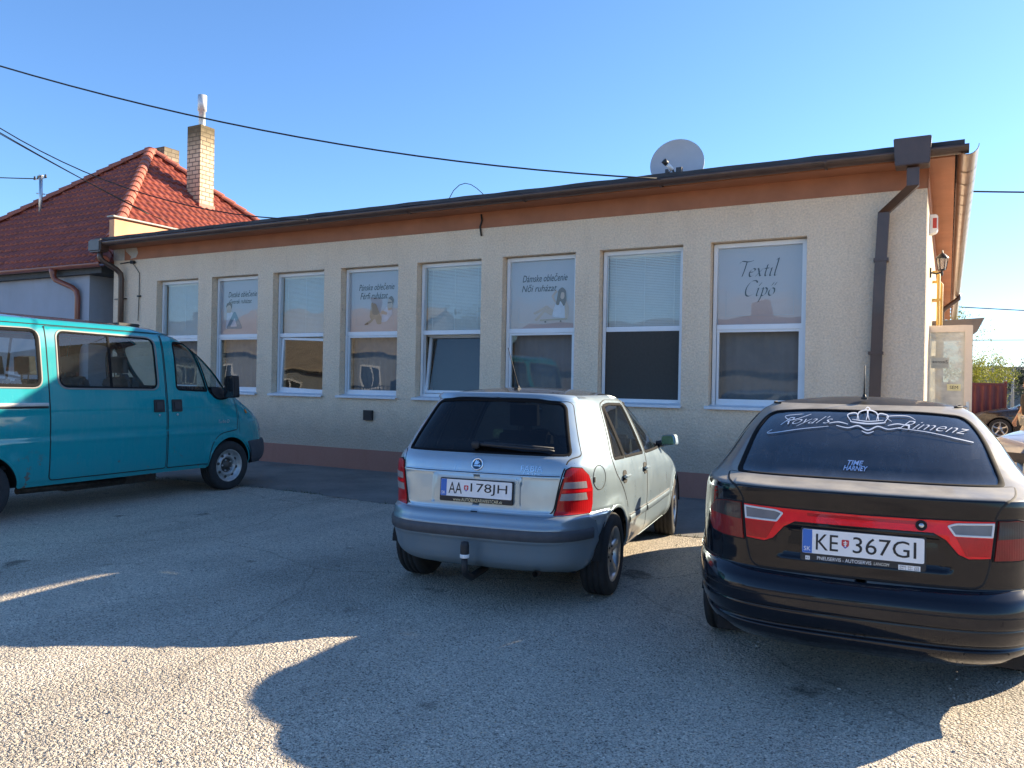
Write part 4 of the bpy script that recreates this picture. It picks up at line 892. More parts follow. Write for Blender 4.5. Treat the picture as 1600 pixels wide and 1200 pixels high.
# the street the windows mirror, behind the photographer
small_house('opposite_house', 'grey house with a dark roof mirrored in the leftmost shop panes', (-34.0, -27, 0), R(-3), 15, 8, 3.0, 2.4, CREAMW, GREYR, 4)
small_house('opposite_house', 'pale grey house with a beige roof mirrored in the left shop windows', (-17, -25, 0), R(-4), 13, 8, 3.2, 2.4, WHITEW, BEIGER, 4)
small_house('reflection_shed', 'unseen dark grey shed added to darken the reflections in the right-hand shop windows', (3.0, -27, 0), R(3), 17, 8, 2.5, 2.2, GREYW, GREYR, 0)  # unseen shed added to give these panes something dark to reflect
tree('street_tree', 'green tree right of the added grey shed across the street', (14.5, -25.5, 0), 5.0, 1.7, GR, .12, 2500, .5, .12, seed=21)
tree('street_tree', 'green tree left of the added grey shed across the street', (-8.3, -23.5, 0), 5.4, 1.8, GR, .12, 2500, .5, .12, seed=22)
rf = thing('street_railing', 'grey railing along the mirrored street opposite', 'railing', (-12, -19.5, 0))
m = MB(); m.box(0, 16, -.02, .02, 1.15, 1.2); m.box(0, 16, -.02, .02, .15, .2)
for k in range(107): m.box(k*.15, k*.15+.02, -.01, .01, .2, 1.15)
m.build('bars', IRON, rf)
# ================================================================== VEHICLES
RUB = plain('tyre_rubber', (.022, .022, .023), .85, var=.3, vs=12, bmp=.2, bs_=150)
ALLOY = plain('alloy_wheel', (.48, .47, .45), .3, metal=.8, var=.15, vs=12, coat=.3)
STEELW = plain('painted_steel_wheel', (.40, .40, .39), .4, metal=.5, var=.25, vs=14)
DISC = plain('brake_metal', (.10, .085, .075), .6, metal=.6, var=.3, vs=20)
GAP = plain('panel_gap_shadow', (.008, .008, .009), .8)
SEAL = plain('rubber_seal', (.010, .010, .011), .8, spec=.1)
CHROME = plain('chrome', (.75, .76, .77), .12, metal=1.0, var=.03)
MIRG = plain('mirror_glass', (.22, .50, .50), .02, metal=1.0, var=.02)
WHITE = plain('plate_white', (.78, .79, .80), .35, var=.03); EUB = plain('plate_blue', (.03, .14, .50), .4, var=.05); PINK_ = plain('plate_black', (.01, .01, .012), .5)
REDS = plain('shield_red', (.55, .03, .04), .4); TRIM = plain('grey_plastic_trim', (.06, .066, .078), .6, var=.15, vs=14, bmp=.1, bs_=250)
def lens(name, col, rough=.06, rib=0.0, v=.12, horiz=False):
    m, n, b, o = nodes(name); oc = objco(n); sx = N(n, 'ShaderNodeSeparateXYZ'); n.links.new(oc, sx.inputs[0])
    r = ramp(n, [(.3, tuple(c*(1-v) for c in col)), (.7, tuple(min(1, c*(1+v)) for c in col))]); n.links.new(noise(n, oc, 14, 3), r.inputs[0]); n.links.new(r.outputs[0], b.inputs['Base Color'])
    b.inputs['Roughness'].default_value = .35; b.inputs['Coat Weight'].default_value = .45; b.inputs['Specular IOR Level'].default_value = .2; b.inputs['Coat Roughness'].default_value = rough*.4
    if rib:
        wv = math_(n, 'SINE', math_(n, 'MULTIPLY', sx.outputs[2 if horiz else 1], rib)); bump(n, wv, .10, .002, b)
    return m
RED = lens('red_lens', (.44, .004, .008), rib=700); REDB = lens('bright_red_lens', (.80, .004, .012), rib=900); REDD = lens('deep_red_lens', (.20, .006, .008), rib=600); CLEAR = lens('clear_lens', (.30, .27, .27), rib=900); CLEARD = lens('grey_clear_lens', (.17, .17, .18), rib=900); SMOKE = lens('smoked_lens', (.035, .022, .024), rib=600); AMBER = lens('amber_lens', (.6, .22, .02))
SEATM = plain('seat_fabric', (.035, .036, .04), .9, var=.3, vs=25); SEATG = plain('grey_seat_fabric', (.09, .095, .10), .9, var=.3, vs=25)
INT = plain('cabin_plastic', (.03, .03, .032), .7, var=.2)
def xform(m, Mx):
    m.V = [tuple(Mx @ Vector(v)) for v in m.V]; return m
def wheel(car, x, side, yo, Rr, wd, rr, typ, steer=0.0, rimmat=None):
    """tyre (the part) with its rim; outer face at |y| = yo"""
    m = MB(); h = wd/2; pr = [(rr-.004, -h*.80), (rr+.012, -h*.95), (Rr*.88, -h), (Rr-.016, -h*.93), (Rr-.003, -h*.76)]
    for g_ in (-.42, 0, .42): pr += [(Rr, h*g_-.008), (Rr-.009, h*g_-.005), (Rr-.009, h*g_+.005), (Rr, h*g_+.008)]
    pr += [(Rr-.003, h*.76), (Rr-.016, h*.93), (Rr-.03, h*.985), (Rr*.88, h), (rr+.03, h*1.0), (rr+.012, h*.95), (rr-.004, h*.80)]
    m.lathe(pr, 56)
    t = m.build('wheel', RUB, car, recalc=False); t.location = (x, side*(yo-h), Rr); t.rotation_euler = (0, 0, steer+(0 if side > 0 else math.pi))
    m = MB(); m.lathe([(rr-.004, -h*.85), (rr-.03, -h*.7), (rr-.035, h*.2), (rr-.02, h*.62), (rr-.012, h*.80), (rr+.004, h*.93), (rr+.012, h*.90)], 48)
    if typ == 'alloy':
        m.lathe([(0, h*.62), (.03, h*.64), (.034, h*.60), (.075, h*.62), (.082, h*.5), (.082, h*.2)], 30)
        for k in range(5):
            a = k*2*math.pi/5+.3; V = []
            for r_, wv, hh in ((.055, .036, h*.62), (.11, .030, h*.70), (rr*.72, .030, h*.78), (rr-.012, .046, h*.80)):
                c = Vector((math.cos(a), 0, math.sin(a))); s_ = Vector((-math.sin(a), 0, math.cos(a)))
                V += [c*r_-s_*wv+Vector((0, hh-.03, 0)), c*r_-s_*wv*.55+Vector((0, hh, 0)), c*r_+s_*wv*.55+Vector((0, hh, 0)), c*r_+s_*wv+Vector((0, hh-.03, 0))]
            F = []
            for i in range(3):
                for q in range(3): F.append((i*4+q, i*4+q+1, i*4+5+q, i*4+4+q))
            m.add(V, F, True)
        for k in range(5):
            a = k*2*math.pi/5+.93; m.lathe([(.0, h*.60), (.009, h*.60), (.009, h*.68), (0, h*.68)], 8, 'y', (.055*math.cos(a), 0, .055*math.sin(a)), mi=1)
        m.lathe([(rr-.05, h*.05), (.0, h*.0)], 40, mi=1)
    else:
        m.lathe([(rr-.012, h*.80), (rr-.03, h*.55), (rr-.045, h*.45), (rr-.06, h*.50), (.135, h*.62), (.115, h*.66), (.105, h*.58), (.10, h*.40), (.08, h*.38)], 48)
        m.lathe([(.08, h*.38), (.05, h*.42), (.045, h*.62), (.03, h*.68), (0, h*.68)], 30, mi=1)
        m.lathe([(.103, h*.50), (.10, h*.395), (.0, h*.39)], 30, mi=1)
        for k in range(8):
            a = k*math.pi/4+.2; m.lathe([(0, h*.60), (.017, h*.585), (.02, h*.50)], 10, 'y', ((rr-.057)*math.cos(a), .004, (rr-.057)*math.sin(a)), mi=1)
        for k in range(5):
            a = k*2*math.pi/5; m.lathe([(0, h*.52), (.011, h*.52), (.012, h*.40)], 8, 'y', (.072*math.cos(a), 0, .072*math.sin(a)), mi=0)
    m.build('rim', [rimmat or ALLOY, DISC], t, recalc=False)
def seat(car, x, y, z, mat, wd=.50, hh=.62, head=True, nm='seat'):
    m = MB(); m.prism([(-.05, 0), (.46, .02), (.50, .12), (.46, .17), (0, .12), (-.20, hh+.08), (-.30, hh+.10), (-.33, hh), (-.16, .05)], -wd/2, wd/2, 'xz'); xform(m, Matrix.Translation((x, y, z))); o = m.build(nm, mat, car, bevel=.035, seg=3)
    if head:
        m = MB(); m.prism([(-.33, hh+.14), (-.24, hh+.14), (-.27, hh+.34), (-.34, hh+.33)], -.13, .13, 'xz'); m.box(-.30, -.285, -.06, -.05, hh+.05, hh+.16); m.box(-.30, -.285, .05, .06, hh+.05, hh+.16); xform(m, Matrix.Translation((x, y, z))); m.build('headrest', mat, o, bevel=.025, seg=3)
    return o
def arch(xa, zc, ra, z0):
    b = z0-.02; a0 = math.degrees(math.asin((b-zc)/ra)); return circ(xa, zc, ra, a0, 180-a0, 30)
def half_clip(pts):
    out = []
    for i in range(len(pts)):
        (u, z), (u2, z2) = pts[i], pts[(i+1) % len(pts)]
        if u >= 0: out.append((u, z))
        if (u >= 0) != (u2 >= 0): out.append((0.0, z+(z2-z)*u/(u-u2)))
    return out
def base_car(car, sh, spec, P):
    """skin, roof, glass, wheel wells, floor: P = dict of materials"""
    z0, z1 = sh.z0, sh.z1; arches = [arch(x, spec['Rw'], spec['ra'], z0) for x in spec['axles']]
    al = np.linspace(0, math.pi, 90); half = np.concatenate([np.stack([al, 0*al+z0], -1), np.stack([al[::-1], 0*al+z1], -1)])
    V_, first = [], None
    for sd in (1, -1):
        holes = [sh.conv(md('x', a), sd) for a in arches]+[sh.conv(md('x', w), sd) for w in spec['side_glass']]
        L = half*np.array([sd, 1])
        for key, mode in (('rear_glass', 'y'), ('windscreen', 'f')):
            if key in spec:
                hf = half_clip(spec[key])
                Q = sh.conv(md(mode, hf), sd, closed=True); Q[:, 0] = np.where(np.abs(Q[:, 0]) < 1e-3, -.02*sd, Q[:, 0]) if mode == 'y' else np.where(np.abs(Q[:, 0]) > math.pi-1e-3, (math.pi+.02)*sd, Q[:, 0]); holes.append(Q)
        first = sh.patch('body', L, P['paint'], car if first is None else first, holes, skirt=False, grid=spec.get('grid', .045))
        if sd == 1: body = first
        first = body
    sh.roof('roof', P['paint'], car)
    for sd in (1, -1):
        for xa in spec['axles']:
            m = MB(); m.lathe([(spec['ra']+.012, .42), (spec['ra']+.012, spec['yw'])], 26, 'y', (xa, 0, spec['Rw']), a0=R(2), a1=R(178)); m.lathe([(.02, .43), (spec['ra']+.012, .43)], 26, 'y', (xa, 0, spec['Rw']), a0=R(2), a1=R(178))
            if sd < 0: m.V = [(x, -y, z) for x, y, z in m.V]
            m.build('wheel_well', GAP, body, recalc=False)
            line = sh.conv(md('x', circ(xa, spec['Rw'], spec['ra']-.002, -6, 186, 40)), sd, closed=False)
            line = line[line[:, 1] > z0]
            sh.strip('arch_lip', line, P.get('lip', P['paint']), body, .022, .004, 0.0)
    x0, x1 = sh.fr(z0), sh.ff(z0); yw = spec['yw']-.16
    m = MB(); m.box(float(x0)+.12, float(x1)-.15, -yw, yw, z0-.01, z0+.10); m.build('underbody', GAP, car)
    m = MB(); m.box(float(x0)+.25, float(x1)-.9, -yw, yw, z0+.12, z0+.16); m.build('cabin_floor', INT, car)
    if 'rear_glass' in spec: sh.patch('rear_window', sh.conv(md('Y', spec['rear_glass'])), P['rglass'], car, off=-.002, grid=.04, depth=.004)
    if 'windscreen' in spec:
        # one pane whose angle runs on past pi
        full = np.array([[float(sh.a_y(u, z, True)), z] for u, z in dense(spec['windscreen'])]); full[:, 0] = np.where(full[:, 0] < 0, full[:, 0]+2*math.pi, full[:, 0])
        sh.patch('windscreen', full, P['glass'], car, off=-.002, grid=.05, depth=.004)
    return body
def dense(pts, step=.04):
    out = []
    for i in range(len(pts)):
        p, q = pts[i], pts[(i+1) % len(pts)]; k = max(1, int(math.dist(p, q)/step))
        for j in range(k): out.append((p[0]+(q[0]-p[0])*j/k, p[1]+(q[1]-p[1])*j/k))
    return out
def door(sh, car, name, pts, win, side, P, handle=None, grid=.045, off=.0025, seal_w=.010, hmat=None, wname='door_window', wmat=None, extra=None):
    L = sh.conv(md('x', pts), side); holes = [sh.conv(md('x', w), side) for w in win]
    d = sh.patch(name, sh.inset(L, .004), P['paint'], car, holes, off=off, depth=.02, grid=grid)
    sh.strip('door_gap', L, GAP, d, seal_w, .0008, .0010, closed=True)
    for w, wm in zip(win, wmat or [P['glass']]*len(win)):
        W = sh.conv(md('x', w), side); g_ = sh.patch(wname, W, wm, d, off=-.003, grid=.05, depth=.004)
        sh.strip('window_seal', sh.conv(md('x', w), side), P.get('seal', SEAL), d, .024, .005, .002, closed=True)
    return d
def box_on(sh, name, al, z, size, mat, parent, off=0.0, bevel=.004, seg=2, roll=0.0, poly=None):
    """a small moulded block sitting on the body: size = (along, up, out)"""
    p, n = sh.frame(np.array([al]), np.array([z]), 0.0); p, n = Vector(p[0]), Vector(n[0]); u = Vector((0, 0, 1)); a = u.cross(n).normalized(); u = n.cross(a)
    m = MB()
    if poly: m.prism(poly, off, off+size[2], 'xy'); m.V = [(x, y, z_) for x, y, z_ in m.V]
    else: m.box(-size[0]/2, size[0]/2, -size[1]/2, size[1]/2, off, off+size[2])
    Mx = Matrix((a, u, n)).transposed().to_4x4(); Mx.translation = p
    xform(m, Mx @ Matrix.Rotation(roll, 4, 'Z')); return m.build(name, mat, parent, bevel=bevel, seg=seg), Mx
def number_plate(sh, car, z, txtL, txtR, strip_txt, off=.012, yc=0.0, lean=0.0, strip_col=None, shield=True, big=False):
    p, n = sh.frame(sh.a_y(np.array([yc]), np.array([z])), np.array([z]), 0.0); p = Vector(p[0]); n = Vector(n[0]); n = (n+Vector((0, 0, lean))).normalized()
    u = Vector((0, 0, 1)); a = n.cross(u).normalized()*-1; u = n.cross(a).normalized()
    if u.z < 0: u = -u
    a = u.cross(n).normalized()
    Mx = Matrix((a, u, n)).transposed().to_4x4(); Mx.translation = p+n*off
    m = MB(); m.box(-.268, .268, -.092, .064, -.012, 0); holder = xform(m, Mx).build('plate_holder', BLACKP, car, bevel=.004)
    m = MB(); m.prism(rpoly([(-.26, -.0565), (.26, -.0565), (.26, .0565), (-.26, .0565)], .008, 3), .001, .004, 'xy'); pl = xform(m, Mx).build('number_plate', WHITE, car)
    m = MB(); m.prism([(-.259, -.0555), (-.216, -.0555), (-.216, .0555), (-.259, .0555)], .004, .0047, 'xy'); xform(m, Mx).build('country_band', EUB, pl)
    def put(name, geo, cx, cy, mat, par, hgt=.0056):
        V, F = geo; return mesh_obj(name, [tuple(Mx @ Vector((cx+x, cy+y, hgt))) for x, y in V], F, mat, par)
    put('lettering', text_geo('SK', .020, .030), -.2375, -.035, WHITE, pl)
    V = []; F = []
    for k in range(12):
        an = k*math.pi/6; cx, cy = -.2375+.013*math.sin(an), .020+.013*math.cos(an); b = len(V); V += [tuple(Mx @ Vector((cx+.0025*math.cos(q*math.pi/3), cy+.0025*math.sin(q*math.pi/3), .0056))) for q in range(6)]; F.append(tuple(range(b, b+6)))
    put('lettering', text_geo(txtL, .075, .098), -.150, 0, PINK_, pl); put('lettering', text_geo(txtR, .075, .265), .095, 0, PINK_, pl)
    s_ = rpoly([(-.016, .02), (.016, .02), (.016, -.006), (0, -.022), (-.016, -.006)], .004, 2); m = MB(); m.prism([(x-.070, y) for x, y in s_], .004, .0052, 'xy'); xform(m, Mx).build('shield', REDS, pl)
    m = MB(); m.box(-.0725, -.0675, -.012, .015, .0052, .0058); m.box(-.079, -.061, .005, .009, .0052, .0058); m.box(-.077, -.063, -.003, .001, .0052, .0058); xform(m, Mx).build('double_cross', WHITE, pl)
    m = MB(); m.prism([(-.08, -.010), (-.06, -.010), (-.07, -.020)], .0052, .0056, 'xy'); xform(m, Mx).build('blue_hills', EUB, pl)
    for t in strip_txt: put('lettering', text_geo(t[0], t[2], t[3], t[5] if len(t) > 5 else 0), t[1], -.0765, t[4], holder, .0012)
    return pl, Mx, put, holder
def door_mirror(car, x, y, z, side, mat, size=(.11, .17, .12), yaw=0.0, glassm=None, arm=True):
    m = MB(); sx, sy, sz = size
    m.prism(rpoly([(-sy/2, -sz/2+.01), (sy/2, -sz/2), (sy/2, sz/2-.015), (-sy/2+.02, sz/2)], .03, 4), -sx/2, sx/2, 'yz'); bmv = m
    xform(m, Matrix.Translation((x, y+side*sy/2, z)) @ Matrix.Rotation(yaw, 4, 'Z')); o = m.build('door_mirror', mat, car, bevel=.022, seg=3)
    m = MB(); m.prism(rpoly([(-sy/2+.014, -sz/2+.018), (sy/2-.014, -sz/2+.014), (sy/2-.014, sz/2-.024), (-sy/2+.03, sz/2-.014)], .022, 4), -sx/2-.002, -sx/2+.001, 'yz'); xform(m, Matrix.Translation((x, y+side*sy/2, z)) @ Matrix.Rotation(yaw, 4, 'Z')); m.build('mirror_glass', glassm or MIRG, o)
    if arm: m = MB(); m.tube([(x+.02, y-side*.05, z-.05), (x+.01, y+side*.03, z-.03)], [.035, .028], 10); m.build('mirror_arm', BLACKP, o)
    return o
def aerial(car, p, L, lean, base=.02):
    m = MB(); p = Vector(p); m.prism(rpoly([(-.05, -.018), (.03, -.014), (.03, .014), (-.05, .018)], .012, 3), 0, .012, 'xy'); m.tube([(0, 0, .0), (-.004, 0, .03)], [.014, .008], 10); d = Vector((-math.sin(lean), 0, math.cos(lean)))
    m.tube([Vector((0, 0, .02)), Vector((0, 0, .02))+d*L*.35, Vector((0, 0, .02))+d*L], [.0055, .004, .0025], 8); xform(m, Matrix.Translation(p)); return m.build('aerial', BLACKP, car)
def steering(car, x, y, z):
    m = MB(); V = [(0, .18*math.cos(a), .18*math.sin(a)) for a in np.linspace(0, 2*math.pi, 25)]; m.tube(V, .014, 8, cap=False); m.box(-.02, .02, -.05, .05, -.05, .05); m.box(-.008, .008, -.17, .17, -.015, .015); xform(m, Matrix.Translation((x, y, z)) @ Matrix.Rotation(R(-25), 4, 'Y')); m.build('steering_wheel', INT, car)

# ------------------------------------------------------------------ silver hatchback
def arch_disp(axles, Rw, ra, amt, ymin):
    def f(x, y, z):
        d = 0*x
        for xa in axles:
            r = np.hypot(x-xa, z-Rw); d = d+amt*np.exp(-((r-ra-.012)/.045)**2)*(np.abs(y) > ymin)
        return d
    return f
SILVER = paint('silver_blue_paint', (.37, .475, .54), .6, .27, .22, (.33, .30, .25), .30, top=.35)
SILVERB = paint('silver_bumper_paint', (.24, .315, .375), .55, .30, .30, (.30, .28, .24), .34, top=.1)
TINT = glass('dark_tinted_glass', (.05, .055, .06), .05, .0, .02, (.2, .2, .2)); TINT2 = glass('smoked_side_glass', (.22, .24, .25), .05, 0, .02); CLR = glass('car_glass', (.72, .80, .76), .05, 0, .03)
hb = thing('silver_hatchback', 'silver-blue five-door hatchback with alloy wheels and a black tow ball, parked facing the shop', 'car', (10.665, -3.92, 0), R(96.9))
ax_f = (-1.262, 1.20)
def fab_disp(x, y, z):
    d = arch_disp(ax_f, .29, .345, .014, .55)(x, y, z)
    rec = np.clip((.325-np.abs(y))/.02, 0, 1)*np.clip((z-.66)/.012, 0, 1)*np.clip((.868-z)/.012, 0, 1)*(x < -1.5)
    d = d-.022*rec
    d = d+.004*np.exp(-((z-.868)/.012)**2)*(x < -1.5)*(np.abs(y) < .62)
    d = d-.010*np.exp(-((z-.625)/.010)**2)*(x < -1.3)*(z < .70)
    return d
shf = Shell(rear=[(.225, -1.76), (.26, -1.86), (.31, -1.92), (.40, -1.95), (.44, -1.965), (.46, -1.98), (.535, -1.98), (.565, -1.967), (.595, -1.957), (.622, -1.925), (.64, -1.897), (.76, -1.89), (.87, -1.88), (.94, -1.862), (.98, -1.835), (1.0, -1.80), (1.1, -1.735), (1.2, -1.665), (1.3, -1.59), (1.36, -1.545), (1.385, -1.525), (1.40, -1.47)],
    front=[(.225, 1.75), (.30, 1.92), (.45, 1.975), (.55, 1.98), (.62, 1.95), (.70, 1.88), (.76, 1.70), (.83, 1.40), (.90, 1.10), (.95, .92), (1.05, .72), (1.15, .52), (1.25, .31), (1.33, .12), (1.38, -.05), (1.40, -.15)],
    width=[(.225, .72), (.28, .775), (.35, .805), (.5, .818), (.62, .823), (.75, .820), (.87, .805), (.94, .788), (1.0, .765), (1.1, .722), (1.2, .675), (1.3, .625), (1.355, .59), (1.385, .56), (1.40, .53)],
    nr=[(.225, 5.2), (.65, 5.2), (.95, 5.5), (1.4, 4.6)], nf=[(.225, 4.2), (.9, 4.0), (1.4, 4.6)], ztop=1.452, bow=.035, disp=fab_disp)
W_R = rpoly([(-1.235, .955), (-.335, .935), (-.365, 1.325), (-.78, 1.335), (-.98, 1.315)], [.03, .02, .03, .06, .07])
W_RQ = rpoly([(-1.235, .955), (-.965, .948), (-.975, 1.318), (-1.01, 1.30)], [.03, .008, .008, .03]); W_RD = rpoly([(-.93, .948), (-.335, .935), (-.365, 1.325), (-.78, 1.335), (-.945, 1.322)], [.008, .02, .03, .05, .01])
W_F = rpoly([(-.235, .932), (.74, .925), (.56, 1.06), (.30, 1.22), (.06, 1.315), (-.06, 1.33), (-.265, 1.33)], [.02, .03, .05, .05, .05, .03, .03])
RGf = rpoly([(-0.60, 1.003), (0.60, 1.003), (0.483, 1.345), (0.276, 1.362), (-0.276, 1.362), (-0.483, 1.345)], [.04, .04, .05, .1, .1, .05])
WSf = rpoly([(-.66, .965), (.66, .965), (.50, 1.36), (-.50, 1.36)], .05)
spec = dict(axles=ax_f, Rw=.29, ra=.338, yw=.79, side_glass=[W_RQ, W_RD, W_F], rear_glass=RGf, windscreen=WSf)
P = dict(paint=SILVER, glass=CLR, rglass=TINT)
bodyf = base_car(hb, shf, spec, P)
D_R = rpoly([(-.285, .255), (-.275, .93), (-.312, 1.355), (-.80, 1.365), (-1.03, 1.335), (-1.285, .96), (-1.235, .86), (-1.02, .70), (-.905, .52), (-.895, .255)], [.03, 0, .02, .05, .08, .05, .04, .1, .1, .04])
D_F = rpoly([(-.27, .255), (-.26, .93), (-.297, 1.355), (.03, 1.352), (.32, 1.245), (.62, 1.06), (.84, .93), (.86, .80), (.80, .50), (.77, .255)], [.03, 0, .02, .06, .06, .06, .03, .04, .1, .04])
for sd in (1, -1):
    d = door(shf, hb, 'door', D_R, [W_RQ, W_RD], sd, P, wmat=[TINT2, TINT2]); d2 = door(shf, hb, 'door', D_F, [W_F], sd, P)
    for dd_, hx in ((d, -1.03), (d2, -.345)):
        a_ = float(shf.a_x(hx, .815, sd)); h_, Mx = box_on(shf, 'handle', a_, .815, (.15, .032, .03), SILVER, dd_, .012, .012, 3)
        m = MB(); m.prism(rpoly([(-.055, -.05), (.055, -.05), (.055, .045), (-.055, .045)], .045, 5), .003, .006, 'xy'); xform(m, Mx).build('handle_cup', GAP, dd_)
    for dd_, a, b in ((d, -.875, -.30), (d2, -.245, .78)):
        line = shf.conv([('x', a, .475), ('x', b, .48)], sd, closed=False); shf.strip('rub_strip', line, SILVERB, dd_, .052, .012, .002)
        line = shf.conv([('x', a, .508), ('x', b, .513)], sd, closed=False); shf.strip('strip_edge', line, TRIM, dd_, .010, .004, .006)
    sill = shf.conv(md('x', rpoly([(-.88, .23), (.80, .23), (.82, .255), (-.91, .255)], .01)), sd); shf.patch('sill', sill, SILVER, hb, off=.006, depth=.012, grid=.05)
shf.strip('filler_flap', shf.conv(md('x', circ(-1.53, .855, .082)), -1), GAP, bodyf, .006, .0008, .0012, closed=True)
bx, _ = box_on(shf, 'flap_notch', float(shf.a_x(-1.60, .845, -1)), .845, (.012, .035, .004), GAP, bodyf, .001, 0)
# tailgate with its recess, glass, wiper, emblem and badges
TG = rpoly([(-0.529, .628), (0.529, .628), (0.570, .84), (0.603, .985), (0.658, 1.003), (0.520, 1.355), (0.276, 1.372), (-0.276, 1.372), (-0.520, 1.355), (-0.658, 1.003), (-0.603, .985), (-0.570, .86)], [.05, .05, .05, .02, .02, .04, .1, .1, .04, .02, .02, .05])
L = shf.conv(md('Y', TG)); gl = shf.conv(md('Y', RGf))
tg = shf.patch('tailgate', shf.inset(L, .004), SILVER, hb, [gl], off=.003, depth=.02, grid=.02); shf.strip('tailgate_gap', L, GAP, tg, .012, .001, .0012, closed=True)
shf.strip('crease_gap', shf.conv([('Y', .565, .877), ('Y', -.565, .877)], closed=False), GAP, tg, .005, .001, .0042)
fr = shf.conv(md('Y', RGf)); shf.strip('glass_edge', fr, SEAL, tg, .03, .002, .003, closed=True)
sp = [('Y', .52, 1.374), ('Y', .3, 1.388), ('Y', 0, 1.392), ('Y', -.3, 1.388), ('Y', -.52, 1.374)]
shf.strip('spoiler_lip', shf.conv(sp, closed=False), SILVER, tg, .05, .022, .004)
m = MB()
wp = [shf.pt(shf.a_y(np.array([y]), np.array([z])), np.array([z]), o_)[0] for y, z, o_ in ((.05, 1.050, .025), (-.06, 1.045, .03), (-.28, 1.034, .03), (-.46, 1.026, .026), (-.50, 1.022, .02))]
m.tube(wp, [.013, .012, .010, .008, .006], 8); wb = [shf.pt(shf.a_y(np.array([y]), np.array([z])), np.array([z]), .012)[0] for y, z in ((.0, 1.065), (-.2, 1.06), (-.49, 1.045))]; m.tube(wb, .009, 6); m.lathe([(0, .0), (.028, 0), (.028, .03), (.02, .038), (0, .04)], 14, 'x', (wp[0][0]-.02, wp[0][1], wp[0][2]-.005)); m.build('wiper', BLACKP, tg)
def on_rear(sh, y, z, off): p, n = sh.frame(sh.a_y(np.array([y]), np.array([z])), np.array([z]), off); return Vector(p[0]), Vector(n[0])
def rear_mx(sh, y, z, off):
    p, n = on_rear(sh, y, z, off); u = Vector((0, 0, 1)); a = u.cross(n).normalized(); u = n.cross(a); Mx = Matrix((a, u, n)).transposed().to_4x4(); Mx.translation = p; return Mx
Mx = rear_mx(shf, .0, .932, .004)
m = MB(); V = []
m.lathe([(0, 0), (.044, 0), (.044, .005), (.038, .007), (.034, .004)], 36, 'z'); em = xform(m, Mx).build('emblem', CHROME, tg)
m = MB(); m.lathe([(0, .0035), (.0345, .0035)], 32, 'z'); xform(m, Mx).build('emblem_disc', plain('emblem_blue', (.02, .05, .09), .3), em)
m = MB()                                            # winged arrow
m.prism([(-.026, -.016), (.016, -.016), (.016, -.022), (.030, -.012), (.016, -.002), (.016, -.008), (-.020, -.008)], .004, .006, 'xy')
m.prism(rpoly([(-.022, -.004), (-.014, .026), (-.002, .030), (-.006, .018), (.004, .024), (.012, .021), (.002, .012), (.014, .014), (.020, .008), (.004, .004), (.012, .001), (.0, -.004)], .002, 2), .004, .006, 'xy')
xform(m, Mx).build('winged_arrow', CHROME, em)
shf.decal('lettering', text_geo('FABIA', .034, .145), CHROME, tg, (-.385, .921), off=.0075); shf.decal('lettering', text_geo('1.4 16V', .013, .12), CHROME, tg, (-.39, .889), off=.0075)
number_plate(shf, hb, .768, 'AA', '178JH', [('www.AUTOBAZARWESTCAR.sk', .015, .022, .36, plain('gold_print', (.80, .68, .42), .5))], off=.020)
m = MB()
# rear bumper
bp = [('Y', .0, .623), ('Y', .60, .623), ('x', -1.80, .625), ('x', -1.66, .622), ('x', -1.60, .57), ('x', -1.575, .45), ('x', -1.55, .23), ('x', -1.66, .23), ('Y', .55, .23), ('Y', 0, .23)]
def sym(sh, pts):
    a = sh.conv(pts, 1, closed=False, step=.04); b = a[::-1]*np.array([-1, 1]); q = np.concatenate([a, b]); k = [0]
    for i in range(1, len(q)):
        if np.hypot(*(q[i]-q[k[-1]])) > 1e-4: k.append(i)
    q = q[k]; return q[:-1] if np.hypot(*(q[0]-q[-1])) < 1e-4 else q
L = sym(shf, bp); bmp_ = shf.patch('rear_bumper', shf.inset(L, .002), SILVERB, hb, off=.006, depth=.03, grid=.03); shf.strip('bumper_gap', L, GAP, bmp_, .010, .001, .0015, closed=True)
def symline(sh, pts): a = sh.conv(pts, 1, closed=False); return np.concatenate([a[::-1]*np.array([-1, 1]), a[1:]])
shf.strip('rub_strip', symline(shf, [('Y', 0, .498), ('Y', .6, .498), ('x', -1.75, .50), ('x', -1.64, .50)]), TRIM, bmp_, .072, .012, .006, prof=[(-.5, -.3), (-.47, .7), (-.3, 1), (.3, 1), (.47, .7), (.5, -.3)])
for sd in (1, -1):
    tl = [('Y', sd*.540, .627), ('Y', sd*.560, .75), ('Y', sd*.598, .918), ('Y', sd*.625, .935), ('Y', sd*.68, .928), ('x', -1.66, .88), ('x', -1.625, .79), ('x', -1.615, .69), ('x', -1.63, .627)]
    L = shf.conv(tl, sd); t = shf.patch('tail_lamp', shf.inset(L, .003), RED, hb, off=.010, depth=.02, grid=.022); shf.strip('lamp_gap', L, GAP, t, .012, .001, .002, closed=True)
    for zz0, zz1, mt in ((.800, .840, CLEAR), (.722, .766, CLEAR)):
        q = [('Y', sd*(.583 if zz0 > .78 else .566), zz0), ('Y', sd*(.592 if zz0 > .78 else .576), zz1), ('Y', sd*.700, zz1+.004), ('Y', sd*.705, zz0)]
        shf.patch('reversing_lens', shf.conv(q, sd), mt, t, off=.0125, depth=.006, grid=.02)
    q = [('Y', sd*.58, .774), ('Y', sd*.585, .790), ('x', -1.645, .790), ('x', -1.64, .774)]; shf.patch('lamp_band', shf.conv(q, sd), REDB, t, off=.012, depth=.006, grid=.02)
